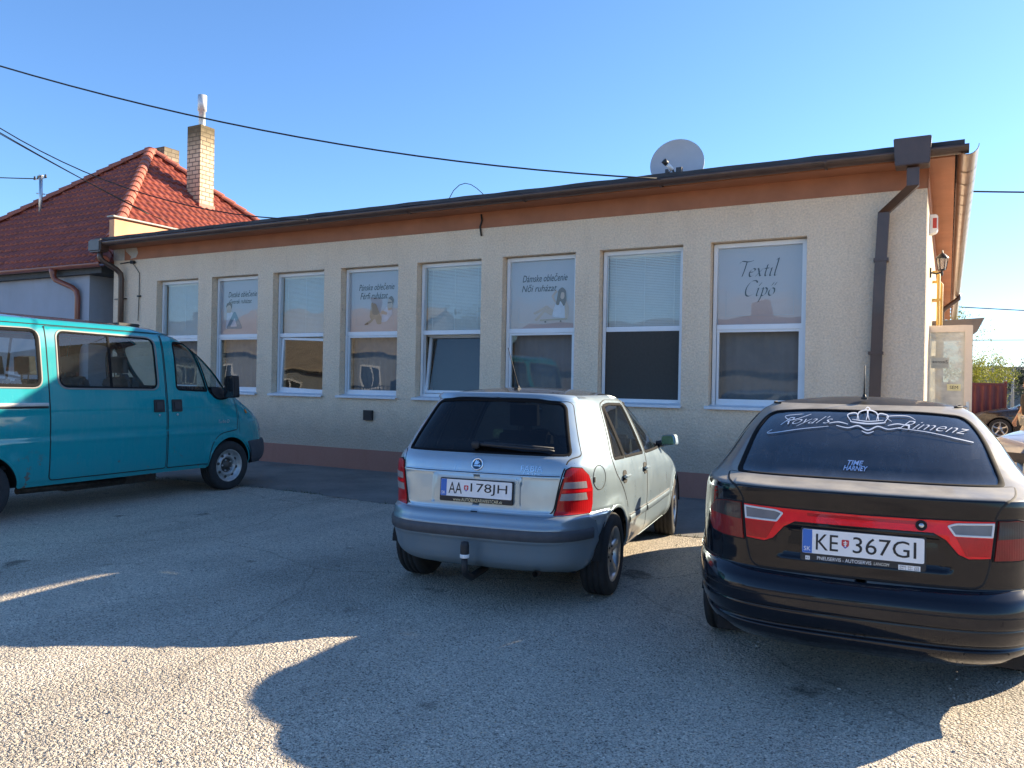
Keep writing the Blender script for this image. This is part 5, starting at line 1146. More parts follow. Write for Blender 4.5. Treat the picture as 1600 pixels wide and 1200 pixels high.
# tow ball, exhaust, mud flaps
m = MB(); m.tube([(-1.70, 0, .20), (-1.94, 0, .19), (-2.02, 0, .23), (-2.05, 0, .25), (-2.05, 0, .34)], [.025, .025, .024, .022, .02], 12); tb = m.build('tow_bar', BLACKP, hb)
m = MB(); m.lathe([(.027, .0), (.029, .02), (.029, .075), (.024, .098), (0, .105)], 20, 'z', (-2.05, 0, .345)); m.build('ball_cover', BLACKP, tb)
m = MB(); m.lathe([(.028, .340), (.031, .344), (.031, .362), (.028, .366)], 20, 'z', (-2.05, 0, .0)); m.build('cover_band', WHITE, tb)
m = MB(); m.tube([(-1.6, -.42, .24), (-1.86, -.42, .235)], .02, 14, cap=False); m.tube([(-1.35, -.3, .28), (-1.65, -.3, .28)], .08, 14); m.build('exhaust', DISC, hb)
door_mirror(hb, .60, .775, .985, 1, SILVER, (.10, .15, .115), yaw=R(8)); door_mirror(hb, .60, -.775, .985, -1, SILVER, (.10, .15, .115), yaw=R(-12))
aerial(hb, (-1.13, 0, 1.437), .36, R(38))
for x in (.28,):
    for y in (.36, -.36): seat(hb, x, y, .34, SEATM)
seat(hb, -.72, 0, .38, SEATM, 1.2, .55, False, 'rear_bench')
m = MB(); m.prism([(.55, .6), (1.15, .6), (1.1, .9), (.75, .95), (.58, .85)], -.66, .66, 'xz'); m.build('dashboard', INT, hb, bevel=.02)
m = MB(); m.box(-1.75, -1.0, -.6, .6, .88, .90); m.build('parcel_shelf', INT, hb); steering(hb, .50, .36, .88)
for xa in ax_f:
    for sd in (1, -1): wheel(hb, xa, sd, .808, .29, .19, .185, 'alloy', R(4) if xa > 0 else 0)
# ------------------------------------------------------------------ teal van
TEAL = paint('teal_van_paint', (.002, .255, .285), 0.0, .26, .09, (.20, .22, .19), .40, rust=.62, top=.10)
VCLR = glass('van_glass', (.66, .74, .74), .075, 0, .03, (.35, .36, .34)); VRAIL = plain('pale_door_rail', (.45, .44, .42), .5, var=.1); VTRIM = plain('grey_window_surround', (.17, .165, .155), .45, var=.1)
van = thing('teal_van', 'teal passenger van with side windows and steel wheels at the left', 'van', (4.454, -4.574, 0), R(92.5))
VR = .325; ax_v = (-1.57, 1.63)
def van_disp(x, y, z):
    d = arch_disp(ax_v, VR, .39, .012, .7)(x, y, z); sd = (np.abs(y) > .7)*(x < 1.75)
    d = d-.0035*np.exp(-((z-1.09)/.014)**2)*sd-.005*np.exp(-((z-.85)/.03)**2)*sd+.004*np.exp(-((z-.79)/.03)**2)*sd
    d = d-.008*np.exp(-((z-2.0)/.010)**2)
    return d
shv = Shell(rear=[(.33, -2.50), (.42, -2.53), (.55, -2.55), (1.0, -2.55), (1.4, -2.535), (1.8, -2.50), (1.95, -2.47), (2.03, -2.43), (2.07, -2.38)],
    front=[(.33, 2.48), (.38, 2.55), (.5, 2.58), (.60, 2.575), (.64, 2.55), (.8, 2.53), (.92, 2.48), (1.0, 2.41), (1.10, 2.26), (1.20, 2.10), (1.28, 1.97), (1.34, 1.88), (1.5, 1.71), (1.7, 1.46), (1.85, 1.24), (1.95, 1.07), (2.02, .90), (2.07, .72)],
    width=[(.33, .955), (.40, .985), (.55, 1.0), (.8, 1.005), (1.05, 1.0), (1.2, .985), (1.34, .968), (1.6, .932), (1.85, .893), (1.95, .868), (2.0, .848), (2.04, .815), (2.07, .775)],
    nr=[(.33, 14), (2.07, 12)], nf=[(.33, 5.5), (.64, 5.0), (1.0, 4.6), (1.34, 5.0), (1.8, 6), (2.07, 6)], ztop=2.155, disp=van_disp)
VW1 = rpoly([(-.745, 1.36), (.465, 1.345), (.455, 1.935), (-.735, 1.945)], .085, 6)
VW0 = rpoly([(-2.30, 1.385), (-.965, 1.365), (-.965, 1.945), (-2.25, 1.92)], .085, 6)
VWF = rpoly([(.75, 1.33), (1.25, 1.31), (1.10, 1.87), (1.02, 1.91), (.765, 1.915)], [.06, .02, .05, .05, .06])
VWQ = rpoly([(1.285, 1.31), (1.38, 1.22), (1.48, 1.20), (1.66, 1.22), (1.67, 1.32), (1.53, 1.50), (1.33, 1.71), (1.135, 1.875)], [.03, .06, .05, .04, .04, .1, .1, .02])
spec = dict(axles=ax_v, Rw=VR, ra=.385, yw=.97, side_glass=[VW0, VW1, VWF, VWQ], windscreen=rpoly([(-.82, 1.36), (.82, 1.36), (.70, 1.96), (-.70, 1.96)], .08), rear_glass=rpoly([(-.72, 1.30), (.72, 1.30), (.66, 1.90), (-.66, 1.90)], .08), grid=.06)
P = dict(paint=TEAL, glass=VCLR, rglass=VCLR, seal=SEAL)
bodyv = base_car(van, shv, spec, P)
for sd in (1, -1):
    W = shv.conv(md('x', VW0), sd); shv.patch('side_window', W, VCLR, bodyv, off=-.003, grid=.06, depth=.004); shv.strip('window_seal', W, SEAL, bodyv, .04, .006, .002, closed=True); shv.strip('window_trim', shv.inset(W, -.022), VTRIM, bodyv, .02, .006, .001, closed=True)
    SDP = rpoly([(-.87, .385), (.585, .385), (.58, 2.0), (-.87, 2.0)], [.05, .03, .02, .02]); d = door(shv, van, 'sliding_door', SDP, [VW1], sd, P, grid=.05, seal_w=.016)
    W = shv.conv(md('x', VW1), sd); shv.strip('window_trim', shv.inset(W, -.022), VTRIM, d, .02, .006, .003, closed=True)
    shv.strip('window_bar', shv.conv([('x', -.14, 1.36), ('x', -.14, 1.935)], sd, closed=False), SEAL, d, .03, .006, .0)
    FD = rpoly([(.61, .385), (1.24, .385), (1.275, .60), (1.42, .76), (1.76, .80), (1.77, 1.20), (1.69, 1.36), (1.33, 1.75), (1.13, 1.925), (1.03, 1.98), (.60, 1.99)], [.03, .02, .1, .12, .03, .05, .06, .1, .08, .06, .02])
    f = door(shv, van, 'front_door', FD, [VWF, VWQ], sd, P, grid=.05, seal_w=.016)
    for dd_, hx in ((d, .475), (f, .735)):
        a_ = float(shv.a_x(hx, 1.135, sd)); h_, Mx = box_on(shv, 'handle', a_, 1.135, (.155, .15, .010), BLACKP, dd_, .003, .006, 2)
        m = MB(); m.box(-.05, .05, -.045, .05, .010, .020); xform(m, Mx).build('handle_lever', plain('handle_black', (.03, .03, .034), .4), h_, bevel=.006)
        m = MB(); m.lathe([(0, .003), (.014, .003), (.014, .008), (0, .009)], 12, 'z', (0, -.11, 0)); xform(m, Mx).build('lock', STEEL, dd_)
    line = shv.conv([('x', -2.45, 1.185), ('x', -.89, 1.175)], sd, closed=False); shv.strip('door_rail', line, VRAIL, bodyv, .035, .010, .002); line = shv.conv([('x', -2.45, 1.155), ('x', -.89, 1.145)], sd, closed=False); shv.strip('rail_slot', line, GAP, bodyv, .022, .003, .002)
    shv.strip('roof_gutter', shv.conv([('x', -2.4, 2.012), ('x', 1.05, 2.01)], sd, closed=False), GAP, bodyv, .010, .001, .002)
    shv.strip('wing_gap', shv.conv([('x', 1.80, .76), ('x', 1.80, 1.24)], sd, closed=False), GAP, bodyv, .006, .0008, .0012)
    m_ = door_mirror(van, 1.56, sd*.975, 1.37, sd, BLACKP, (.14, .17, .30), yaw=R(-8*sd), glassm=DARKG)
    q = [(1.40, 1.235), (1.48, 1.21), (1.65, 1.23), (1.66, 1.32), (1.50, 1.36), (1.36, 1.37), (1.34, 1.30)]; shv.patch('mirror_mount', shv.conv(md('x', rpoly(q, .03)), sd), BLACKP, f, off=.006, depth=.01, grid=.05)
    q = [('x', 2.36, .745), ('x', 2.34, .92), ('f', .70, .945), ('f', .70, .745)]
    shv.patch('headlamp', shv.conv(q, sd), CLEAR, van, off=.006, depth=.02, grid=.04)
    box_on(shv, 'side_repeater', float(shv.a_x(1.98, 1.03, sd)), 1.03, (.035, .06, .012), AMBER, bodyv, .0, .006)
V, F = text_geo('Turbo D', .045, .20, .2)
shv.decal('lettering', (V, F), plain('badge_grey', (.45, .48, .50), .4, metal=.4), van, (1.50, .915), mode='x', off=.006, side=-1)
bp = [('f', 0, .625), ('f', .75, .625), ('x', 2.10, .635), ('x', 1.975, .625), ('x', 2.02, .50), ('x', 2.035, .335), ('f', .75, .335), ('f', 0, .335)]
a = shv.conv(bp, 1, closed=False, step=.05); b = a[::-1].copy(); b[:, 0] = 2*math.pi-b[:, 0]; a[:, 0] = np.where(a[:, 0] > math.pi-2e-2, math.pi, a[:, 0]); b[:, 0] = np.where(b[:, 0] < math.pi+2e-2, math.pi, b[:, 0])
q = np.concatenate([a, b]); k = [0]
for i in range(1, len(q)):
    if np.hypot(*(q[i]-q[k[-1]])) > 1e-4: k.append(i)
q = q[k]; q = q[:-1] if np.hypot(*(q[0]-q[-1])) < 1e-4 else q
shv.patch('front_bumper', q, TRIM, van, off=.022, depth=.05, grid=.05)
for sd in (1, -1):                                       # inner seats: two in front, two benches behind
    s_ = seat(van, .62, sd*.45, .70, SEATM, .52, .68)
for x in (-.55, -1.55):
    for y in (-.52, .05, .58): seat(van, x, y, .68, SEATG if x < -1 else SEATM, .48, .66)
m = MB(); m.box(-2.2, 1.2, -.85, .85, .52, .56); m.build('cabin_floor', INT, van)
m = MB(); m.prism([(1.25, .9), (1.75, .9), (1.62, 1.22), (1.35, 1.25)], -.85, .85, 'xz'); m.build('dashboard', INT, van, bevel=.02); steering(van, 1.22, .45, 1.22)
m = MB(); m.box(-.3, .9, -.45, -.2, .16, .34); m.tube([(-.9, -.5, .24), (.4, -.5, .22)], .04, 10); m.build('exhaust', DISC, van)
m = MB(); m.box(.25, .55, -.55, -.42, 2.09, 2.125); m.build('roof_vent', BLACKP, van, bevel=.01)
for xa in ax_v:
    for sd in (1, -1): wheel(van, xa, sd, .975, VR, .205, .205, 'steel', R(-3) if xa > 0 else 0, STEELW)

# ------------------------------------------------------------------ black saloon
BLK = paint('black_car_paint', (.004, .005, .009), 0.0, .12, .008, (.36, .33, .28), .30, top=1.1, cior=1.33)
BLKB = paint('black_bumper_paint', (.004, .006, .012), 0.0, .16, .04, (.12, .11, .095), .36, top=.05, cior=1.36)
sd_car = thing('black_saloon', 'black saloon with a red rear light band and a white crown sticker on its window', 'car', (13.145, -4.20, 0), R(94.2))
ax_b = (-1.16, 1.353)
def blk_disp(x, y, z):
    d = arch_disp(ax_b, .30, .35, .014, .6)(x, y, z); b = x < -1.2
    d = d-.012*np.exp(-((z-.432)/.007)**2)*b*(z < .5)-.010*np.exp(-((z-.345)/.010)**2)*b
    yy = np.abs(y); rec = np.clip((.40-(z-.60)*.2-yy)/.04, 0, 1)*np.clip((z-.655)/.03, 0, 1)*np.clip((.82-z)/.02, 0, 1)*b
    d = d-.018*rec
    return d
shb = Shell(rear=[(.235, -2.06), (.27, -2.12), (.30, -2.155), (.325, -2.165), (.345, -2.16), (.37, -2.19), (.43, -2.21), (.445, -2.215), (.50, -2.215), (.545, -2.20), (.575, -2.165), (.595, -2.125), (.70, -2.12), (.82, -2.11), (.90, -2.10), (.955, -2.105), (.982, -2.105), (.994, -2.09), (1.003, -2.03), (1.012, -1.96), (1.024, -1.885), (1.05, -1.80), (1.10, -1.71), (1.2, -1.53), (1.3, -1.31), (1.355, -1.15), (1.38, -1.03), (1.39, -.95)],
    front=[(.235, 2.02), (.3, 2.15), (.45, 2.21), (.6, 2.2), (.7, 2.1), (.78, 1.9), (.85, 1.6), (.92, 1.25), (.97, 1.0), (1.1, .72), (1.25, .38), (1.35, .08), (1.39, -.10)],
    width=[(.235, .77), (.28, .82), (.36, .85), (.45, .866), (.6, .871), (.75, .868), (.88, .853), (.95, .838), (1.0, .815), (1.05, .785), (1.1, .752), (1.2, .695), (1.3, .628), (1.355, .585), (1.38, .555), (1.39, .53)],
    nr=[(.235, 5.0), (.58, 5.0), (.95, 5.0), (1.0, 5.0), (1.05, 5.2), (1.39, 5.2)], nf=[(.235, 4.2), (.9, 4.0), (1.39, 4.8)], ztop=1.436, bow=.06, disp=blk_disp)
BW_R = rpoly([(-1.12, .99), (-.28, .965), (-.31, 1.315), (-.72, 1.325), (-.92, 1.30)], [.04, .02, .03, .06, .08]); BW_F = rpoly([(-.19, .96), (.85, .95), (.62, 1.12), (.30, 1.27), (.05, 1.325), (-.22, 1.33)], [.02, .03, .05, .06, .05, .03])
RGb = rpoly([(-0.616, 1.03), (0.616, 1.03), (0.606, 1.09), (.575, 1.24), (.515, 1.338), (.30, 1.357), (-.30, 1.357), (-.515, 1.338), (-.575, 1.24), (-0.606, 1.09)], [.07, .07, .05, .05, .06, .1, .1, .06, .05, .05])
spec = dict(axles=ax_b, Rw=.30, ra=.348, yw=.84, side_glass=[BW_R, BW_F], rear_glass=RGb, windscreen=rpoly([(-.70, .985), (.70, .985), (.50, 1.355), (-.50, 1.355)], .05))
BTINT = glass('dusty_sky_haze_glass', (.10, .11, .13), .07, .03, .20, (.22, .24, .27))  # bluish dirt layer holds dust and the sky's haze painted into the colour
P = dict(paint=BLK, glass=TINT2, rglass=BTINT)
bodyb = base_car(sd_car, shb, spec, P)
for sd in (1, -1):
    door(shb, sd_car, 'door', rpoly([(-.235, .27), (-.225, .96), (-.255, 1.35), (-.75, 1.355), (-.97, 1.32), (-1.19, .99), (-1.15, .88), (-.93, .70), (-.80, .5), (-.79, .27)], [.03, 0, .02, .06, .08, .05, .04, .1, .1, .04]), [BW_R], sd, P)
    door(shb, sd_car, 'door', rpoly([(-.215, .27), (-.205, .955), (-.235, 1.35), (.06, 1.348), (.35, 1.275), (.68, 1.11), (.97, .955), (.98, .8), (.93, .27)], [.03, 0, .02, .06, .06, .06, .04, .04, .04]), [BW_F], sd, P)
    shb.strip('rub_strip', shb.conv([('x', -1.75, .60), ('x', -1.55, .60)], sd, closed=False), GAP, bodyb, .006, .0006, .001)
    door_mirror(sd_car, .66, sd*.80, .985, sd, BLK, (.10, .15, .12), yaw=R(8*sd), glassm=DARKG)
    # outer lamps on the wings
    q = [('Y', sd*.535, .725), ('Y', sd*.552, .905), ('Y', sd*.64, .905), ('Y', sd*.70, .89), ('x', -1.86, .85), ('x', -1.86, .78), ('Y', sd*.71, .735), ('Y', sd*.64, .725)]
    L = shb.conv(q, sd); t = shb.patch('tail_lamp', shb.inset(L, .003), REDD, sd_car, off=.010, depth=.02, grid=.025); shb.strip('lamp_gap', L, GAP, t, .010, .001, .002, closed=True)
    q = [('Y', sd*.55, .82), ('Y', sd*.556, .90), ('Y', sd*.64, .90), ('Y', sd*.695, .885), ('x', -1.868, .848), ('x', -1.868, .83)]; shb.patch('indicator_lens', shb.conv(q, sd), SMOKE, t, off=.0125, depth=.006, grid=.025)
BL = rpoly([(-.495, .603), (.495, .603), (.520, .70), (.545, .93), (.585, .985), (.645, 1.005), (.665, 1.026), (-.665, 1.026), (-.645, 1.005), (-.585, .985), (-.545, .93), (-.520, .70)], [.07, .07, .03, .05, .04, .03, .02, .02, .03, .04, .05, .03])
L = shb.conv(md('Y', BL)); lid = shb.patch('boot_lid', shb.inset(L, .004), BLK, sd_car, off=.003, depth=.02, grid=.022); shb.strip('lid_gap', L, GAP, lid, .014, .001, .0012, closed=True)
fr = shb.conv(md('Y', RGb)); shb.strip('glass_seal', fr, SEAL, bodyb, .03, .004, .001, closed=True)
for sd in (1, -1):                                          # roof joint lines
    V = []
    t = np.linspace(0, 1, 14); pts = [shb.raw(float(shb.a_y(sd*.50, 1.375))*(1-k)+sd*1.35*k, 1.385+.004*k)+np.array([0, 0, .003]) for k in t]
    m = MB(); m.tube(pts, .006, 6); m.build('roof_joint', GAP, bodyb)
# light band across the lid, inner lamps, lock
band = shb.conv([('Y', -.520, .738), ('Y', -.538, .90), ('Y', -.35, .896), ('Y', 0, .892), ('Y', .35, .896), ('Y', .538, .90), ('Y', .520, .738), ('Y', .435, .732), ('Y', .395, .75), ('Y', .345, .81), ('Y', .295, .838), ('Y', -.295, .838), ('Y', -.345, .81), ('Y', -.395, .75), ('Y', -.435, .732)])
bl = shb.patch('light_band', band, REDB, lid, off=.011, depth=.02, grid=.02); shb.strip('band_edge', band, GAP, bl, .010, .002, .007, closed=True)
shb.patch('band_groove', shb.conv(md('Y', rpoly([(-.24, .868), (.24, .868), (.24, .882), (-.24, .882)], .004))), RED, bl, off=.013, depth=.004, grid=.02)
for sd in (1, -1):
    q = [(sd*.518, .744), (sd*.527, .822), (sd*.385, .822), (sd*.425, .744)]; shb.patch('fog_lens', shb.conv(md('Y', q)), RED, bl, off=.014, depth=.006, grid=.02)
    q = [(sd*.528, .828), (sd*.535, .893), (sd*.38, .886), (sd*.348, .872), (sd*.378, .828)]; L = shb.conv(md('Y', rpoly(q, [.004, .004, .015, .008, .006]))); shb.patch('reversing_lens', L, CLEARD, bl, off=.014, depth=.006, grid=.02); shb.strip('lens_border', shb.inset(L, .004), CHROME if False else plain('lamp_border', (.62, .63, .64), .3, var=.04), bl, .009, .003, .0145, closed=True)
Mx = rear_mx(shb, -.245, .866, .012); m = MB(); m.lathe([(0, 0), (.024, 0), (.024, .006), (.016, .008), (.013, .003), (0, .003)], 24, 'z'); xform(m, Mx).build('lock', GAP, bl); m = MB(); m.lathe([(0, .004), (.011, .004), (.011, .009), (0, .010)], 16, 'z'); xform(m, Mx).build('lock_barrel', STEEL, bl)
pl, Mx, put, holder = number_plate(shb, sd_car, .752, 'KE', '367GI', [('PNEUSERVIS - AUTOSERVIS', -.075, .016, .235, WHITE), ('LANCOM', .085, .014, .065, STEEL, .2)], off=.014)
m = MB(); m.box(.155, .245, -.092, -.070, .001, .002); xform(m, Mx).build('phone_tag', WHITE, holder); put('lettering', text_geo('0905 501 202', .008, .08), .20, -.0765, PINK_, holder, .0025); put('lettering', text_geo('0911 101 505', .008, .08), .20, -.0865, PINK_, holder, .0025)
m = MB(); m.box(-.245, -.225, -.088, -.070, .001, .002); xform(m, Mx).build('town_tag', WHITE, holder); put('lettering', text_geo('KE', .009, .014), -.235, -.079, PINK_, holder, .0025)
# bumper and its moulding
bp = [('Y', 0, .583), ('Y', .66, .590), ('x', -1.95, .60), ('x', -1.75, .60), ('x', -1.55, .60), ('x', -1.475, .42), ('x', -1.46, .24), ('x', -1.6, .24), ('Y', .6, .24), ('Y', 0, .24)]
L = sym(shb, bp); bb = shb.patch('rear_bumper', shb.inset(L, .002), BLKB, sd_car, off=.006, depth=.03, grid=.026); shb.strip('bumper_gap', L, GAP, bb, .012, .001, .0015, closed=True)
shb.strip('moulding_groove', symline(shb, [('Y', 0, .492), ('Y', .7, .492), ('x', -1.9, .492), ('x', -1.5, .49)]), GAP, bb, .008, .001, .006)
shb.strip('towing_cover', shb.conv(md('Y', rpoly([(-.42, .262), (-.60, .262), (-.60, .325), (-.42, .325)], .005)), closed=True), GAP, bb, .006, .001, .007, closed=True)
# stickers on the rear window: script, crown, small sticker
STK = plain('white_sticker', (.70, .72, .75), .6, var=.08, vs=30); STK2 = plain('pale_blue_sticker', (.45, .55, .75), .5, var=.1)
V, F = text_geo("Royal's", .050, .28, .8, -.016); V = V+np.stack([0*V[:, 0], -.9*(V[:, 0]-.15)**2*.25], -1); shb.decal('lettering', (V, F), STK, sd_car, (.30, 1.295), off=.006)
V, F = text_geo('Rimenz', .040, .34, .8, -.016); V = V+np.stack([0*V[:, 0], -.9*(V[:, 0]+.15)**2*.25], -1); shb.decal('lettering', (V, F), STK, sd_car, (-.345, 1.288), off=.006)
def stroke(pts, wd, n=8):
    P_ = []; pts = [np.array(p, float) for p in pts]
    for i in range(len(pts)-1):
        p0, p1, p2, p3 = pts[max(0, i-1)], pts[i], pts[i+1], pts[min(len(pts)-1, i+2)]
        for k in range(n): t = k/n; P_.append(.5*((2*p1)+(-p0+p2)*t+(2*p0-5*p1+4*p2-p3)*t*t+(-p0+3*p1-3*p2+p3)*t**3))
    P_.append(pts[-1]); P_ = np.array(P_); T = np.gradient(P_, axis=0); T /= np.linalg.norm(T, axis=1, keepdims=True)+1e-9; Nn = np.stack([-T[:, 1], T[:, 0]], -1); m_ = len(P_); ww = .62*wd*(.45+.55*np.sin(np.linspace(.15, math.pi-.15, m_)))[:, None]
    return np.concatenate([P_+Nn*ww/2, P_-Nn*ww/2]), [(i, i+1, m_+i+1, m_+i) for i in range(m_-1)]
def merge(gs):
    V = []; F = []; b = 0
    for v, f in gs: V.append(v); F += [tuple(i+b for i in q) for q in f]; b += len(v)
    return np.concatenate(V), F
crown = [stroke([(-.085, .012), (-.105, .045), (-.06, .055), (-.045, .02)], .009), stroke([(-.055, .02), (-.045, .06), (0, .070), (-.008, .02)], .010), stroke([(.055, .02), (.045, .06), (0, .070), (.008, .02)], .010), stroke([(.085, .012), (.105, .045), (.06, .055), (.045, .02)], .009),
    stroke([(-.09, .010), (0, .002), (.09, .010)], .012), stroke([(-.08, .022), (0, .014), (.08, .022)], .007), stroke([(-.012, .078), (0, .088), (.012, .078), (0, .070), (-.012, .078)], .008),
    stroke([(-.16, -.012), (-.10, -.022), (-.05, -.010), (0, -.030), (.05, -.010), (.10, -.022), (.16, -.012)], .010), stroke([(-.03, -.035), (0, -.045), (.03, -.035)], .009), stroke([(-.20, -.002), (-.15, .006), (-.10, -.004)], .008), stroke([(.20, -.002), (.15, .006), (.10, -.004)], .008)]
V, F = merge(crown); shb.decal('crown_sticker', (V, F), STK, sd_car, (-.02, 1.285), off=.006)
V, F = merge([stroke([(-.50, -.045), (-.515, -.065), (-.35, -.035), (-.20, -.015)], .006), stroke([(.14, -.012), (.3, -.028), (.5, -.07), (.40, -.05)], .006), stroke([(-.34, .045), (-.44, .03), (-.40, .01), (-.30, .045)], .006), stroke([(.12, .02), (.10, .045), (.20, .05), (.24, .03)], .006)])
shb.decal('flourish_sticker', (V, F), STK, sd_car, (-.02, 1.282), off=.006)
shb.decal('small_sticker', text_geo('TIME', .022, .075, .35, .02), STK2, sd_car, (.035, 1.098), off=.006); shb.decal('small_sticker', text_geo('HARNEY', .022, .115, .35, .02), STK2, sd_car, (.035, 1.074), off=.006)
aerial(sd_car, (-.86, 0, 1.422), .19, R(8))
for x, y in ((.30, .37), (.30, -.37)): seat(sd_car, x, y, .33, SEATM)
seat(sd_car, -.72, 0, .36, SEATM, 1.25, .52, False, 'rear_bench'); m = MB(); m.box(-1.75, -1.05, -.62, .62, .95, .97); m.build('parcel_shelf', INT, sd_car)
m = MB(); m.prism([(.62, .6), (1.2, .6), (1.15, .92), (.8, .96), (.64, .86)], -.68, .68, 'xz'); m.build('dashboard', INT, sd_car, bevel=.02)
for xa in ax_b:
    for sd in (1, -1): wheel(sd_car, xa, sd, .85, .30, .195, .195, 'alloy', 0)

# ------------------------------------------------------------------ cars seen only in part at the right
def simple_car(name, label, loc, rz, pm, scale=1.0, dark=TINT2, dz=1.0):
    t = thing(name, label, 'car', loc, rz)
    ax = (-1.30, 1.30)
    sh = Shell(rear=[(.22, -2.0), (.30, -2.12), (.55, -2.18), (.7, -2.12), (.9, -2.08), (1.0, -2.0), (1.2, -1.85), (1.38, -1.65), (1.42, -1.5)], front=[(.22, 2.0), (.3, 2.13), (.5, 2.2), (.62, 2.18), (.74, 2.08), (.82, 1.92), (.90, 1.55), (.96, 1.15), (1.0, .98), (1.15, .72), (1.3, .42), (1.38, .15), (1.42, -.02)],
        width=[(.22, .78), (.3, .84), (.5, .88), (.7, .885), (.88, .86), (.98, .82), (1.1, .76), (1.25, .69), (1.36, .62), (1.42, .55)], nr=[(.22, 6), (1.42, 5)], nf=[(.22, 4.4), (.9, 4.2), (1.42, 4.6)], ztop=1.485, disp=arch_disp(ax, .32, .37, .014, .6))
    wr = rpoly([(-1.55, 1.0), (-.14, .97), (-.17, 1.34), (-1.0, 1.36), (-1.35, 1.30)], [.05, .02, .03, .1, .12]); wf = rpoly([(-.05, .965), (.86, .97), (.55, 1.16), (.25, 1.31), (.0, 1.345), (-.08, 1.345)], [.02, .04, .06, .06, .03, .03])
    sp_ = dict(axles=ax, Rw=.32, ra=.37, yw=.85, side_glass=[wr, wf], windscreen=rpoly([(-.70, 1.015), (.70, 1.015), (.52, 1.385), (-.52, 1.385)], .06), rear_glass=rpoly([(-.62, 1.02), (.62, 1.02), (.5, 1.36), (-.5, 1.36)], .06), grid=.06)
    P = dict(paint=pm, glass=dark, rglass=dark); b = base_car(t, sh, sp_, P)
    for sd in (1, -1):
        door(sh, t, 'door', rpoly([(-.10, .28), (-.09, .97), (-.12, 1.375), (-1.0, 1.39), (-1.25, 1.3), (-1.2, .95), (-.98, .7), (-.86, .45), (-.84, .28)], .03), [], sd, P) if False else None
        for w_ in (wr, wf): W = sh.conv(md('x', w_), sd); sh.patch('side_window', W, dark, b, off=-.003, grid=.08, depth=.004); sh.strip('window_trim', W, CHROME, b, .022, .005, .002, closed=True)
        for dx in (-.10, .86, -1.16): sh.strip('door_gap', sh.conv([('x', dx, .30), ('x', dx, .95)], sd, closed=False), GAP, b, .007, .0008, .0012)
        for hx in (-.28, -1.05): box_on(sh, 'handle', float(sh.a_x(hx, .90, sd)), .90, (.17, .03, .03), pm, b, .008, .012)
        hl = [('x', 1.88, .70), ('x', 1.70, .835), ('f', .58, .80), ('f', .56, .68)]; sh.patch('headlamp', sh.conv(hl, sd), HLAMP, t, off=.006, depth=.02, grid=.04)
        sh.strip('bonnet_gap', sh.conv([('f', .66, .845), ('x', 1.45, .92), ('x', 1.0, .965)], sd, closed=False), GAP, b, .007, .001, .001)
        door_mirror(t, .78, sd*.83, 1.02, sd, pm, (.10, .18, .13), yaw=R(8*sd))
        tl = [('Y', sd*.6, .75), ('Y', sd*.6, .92), ('x', -1.85, .92), ('x', -1.85, .78)]; sh.patch('tail_lamp', sh.conv(tl, sd), RED, t, off=.008, depth=.02, grid=.05)
        for xa in ax: wheel(t, xa, sd, .865, .32, .20, .21, 'alloy', 0)
    m = MB()
    g_ = [('f', -.42, .60), ('f', .42, .60), ('f', .48, .70), ('f', -.48, .70)]; a = np.array([[float(sh.a_y(u, z, True)), z] for u, z in dense([(p[1], p[2]) for p in g_])]); a[:, 0] = np.where(a[:, 0] < 0, a[:, 0]+2*math.pi, a[:, 0]); sh.patch('grille', a, BLACKP, t, off=.005, depth=.02, grid=.05)
    for y in (.36, -.36): seat(t, .1, y, .36, SEATM)
    return t
HLAMP = lens('dark_headlamp', (.10, .10, .105), rib=90)
SAND = paint('silver_beige_paint', (.52, .50, .45), .45, .28, .2, top=.1); SUVP = paint('dark_brown_car_paint', (.022, .020, .020), .2, .25, .25, (.2, .17, .13), .4, top=.1)
simple_car('silver_car', 'silver-beige car in full sun just beyond the black saloon at the right edge', (15.9, 2.5, 0), R(-130), SAND).scale = (1, 1, 1.07)
simple_car('dark_car', 'dark brown estate car side-on in front of the red fence', (16.75, 19.6, 0), R(176), SUVP)
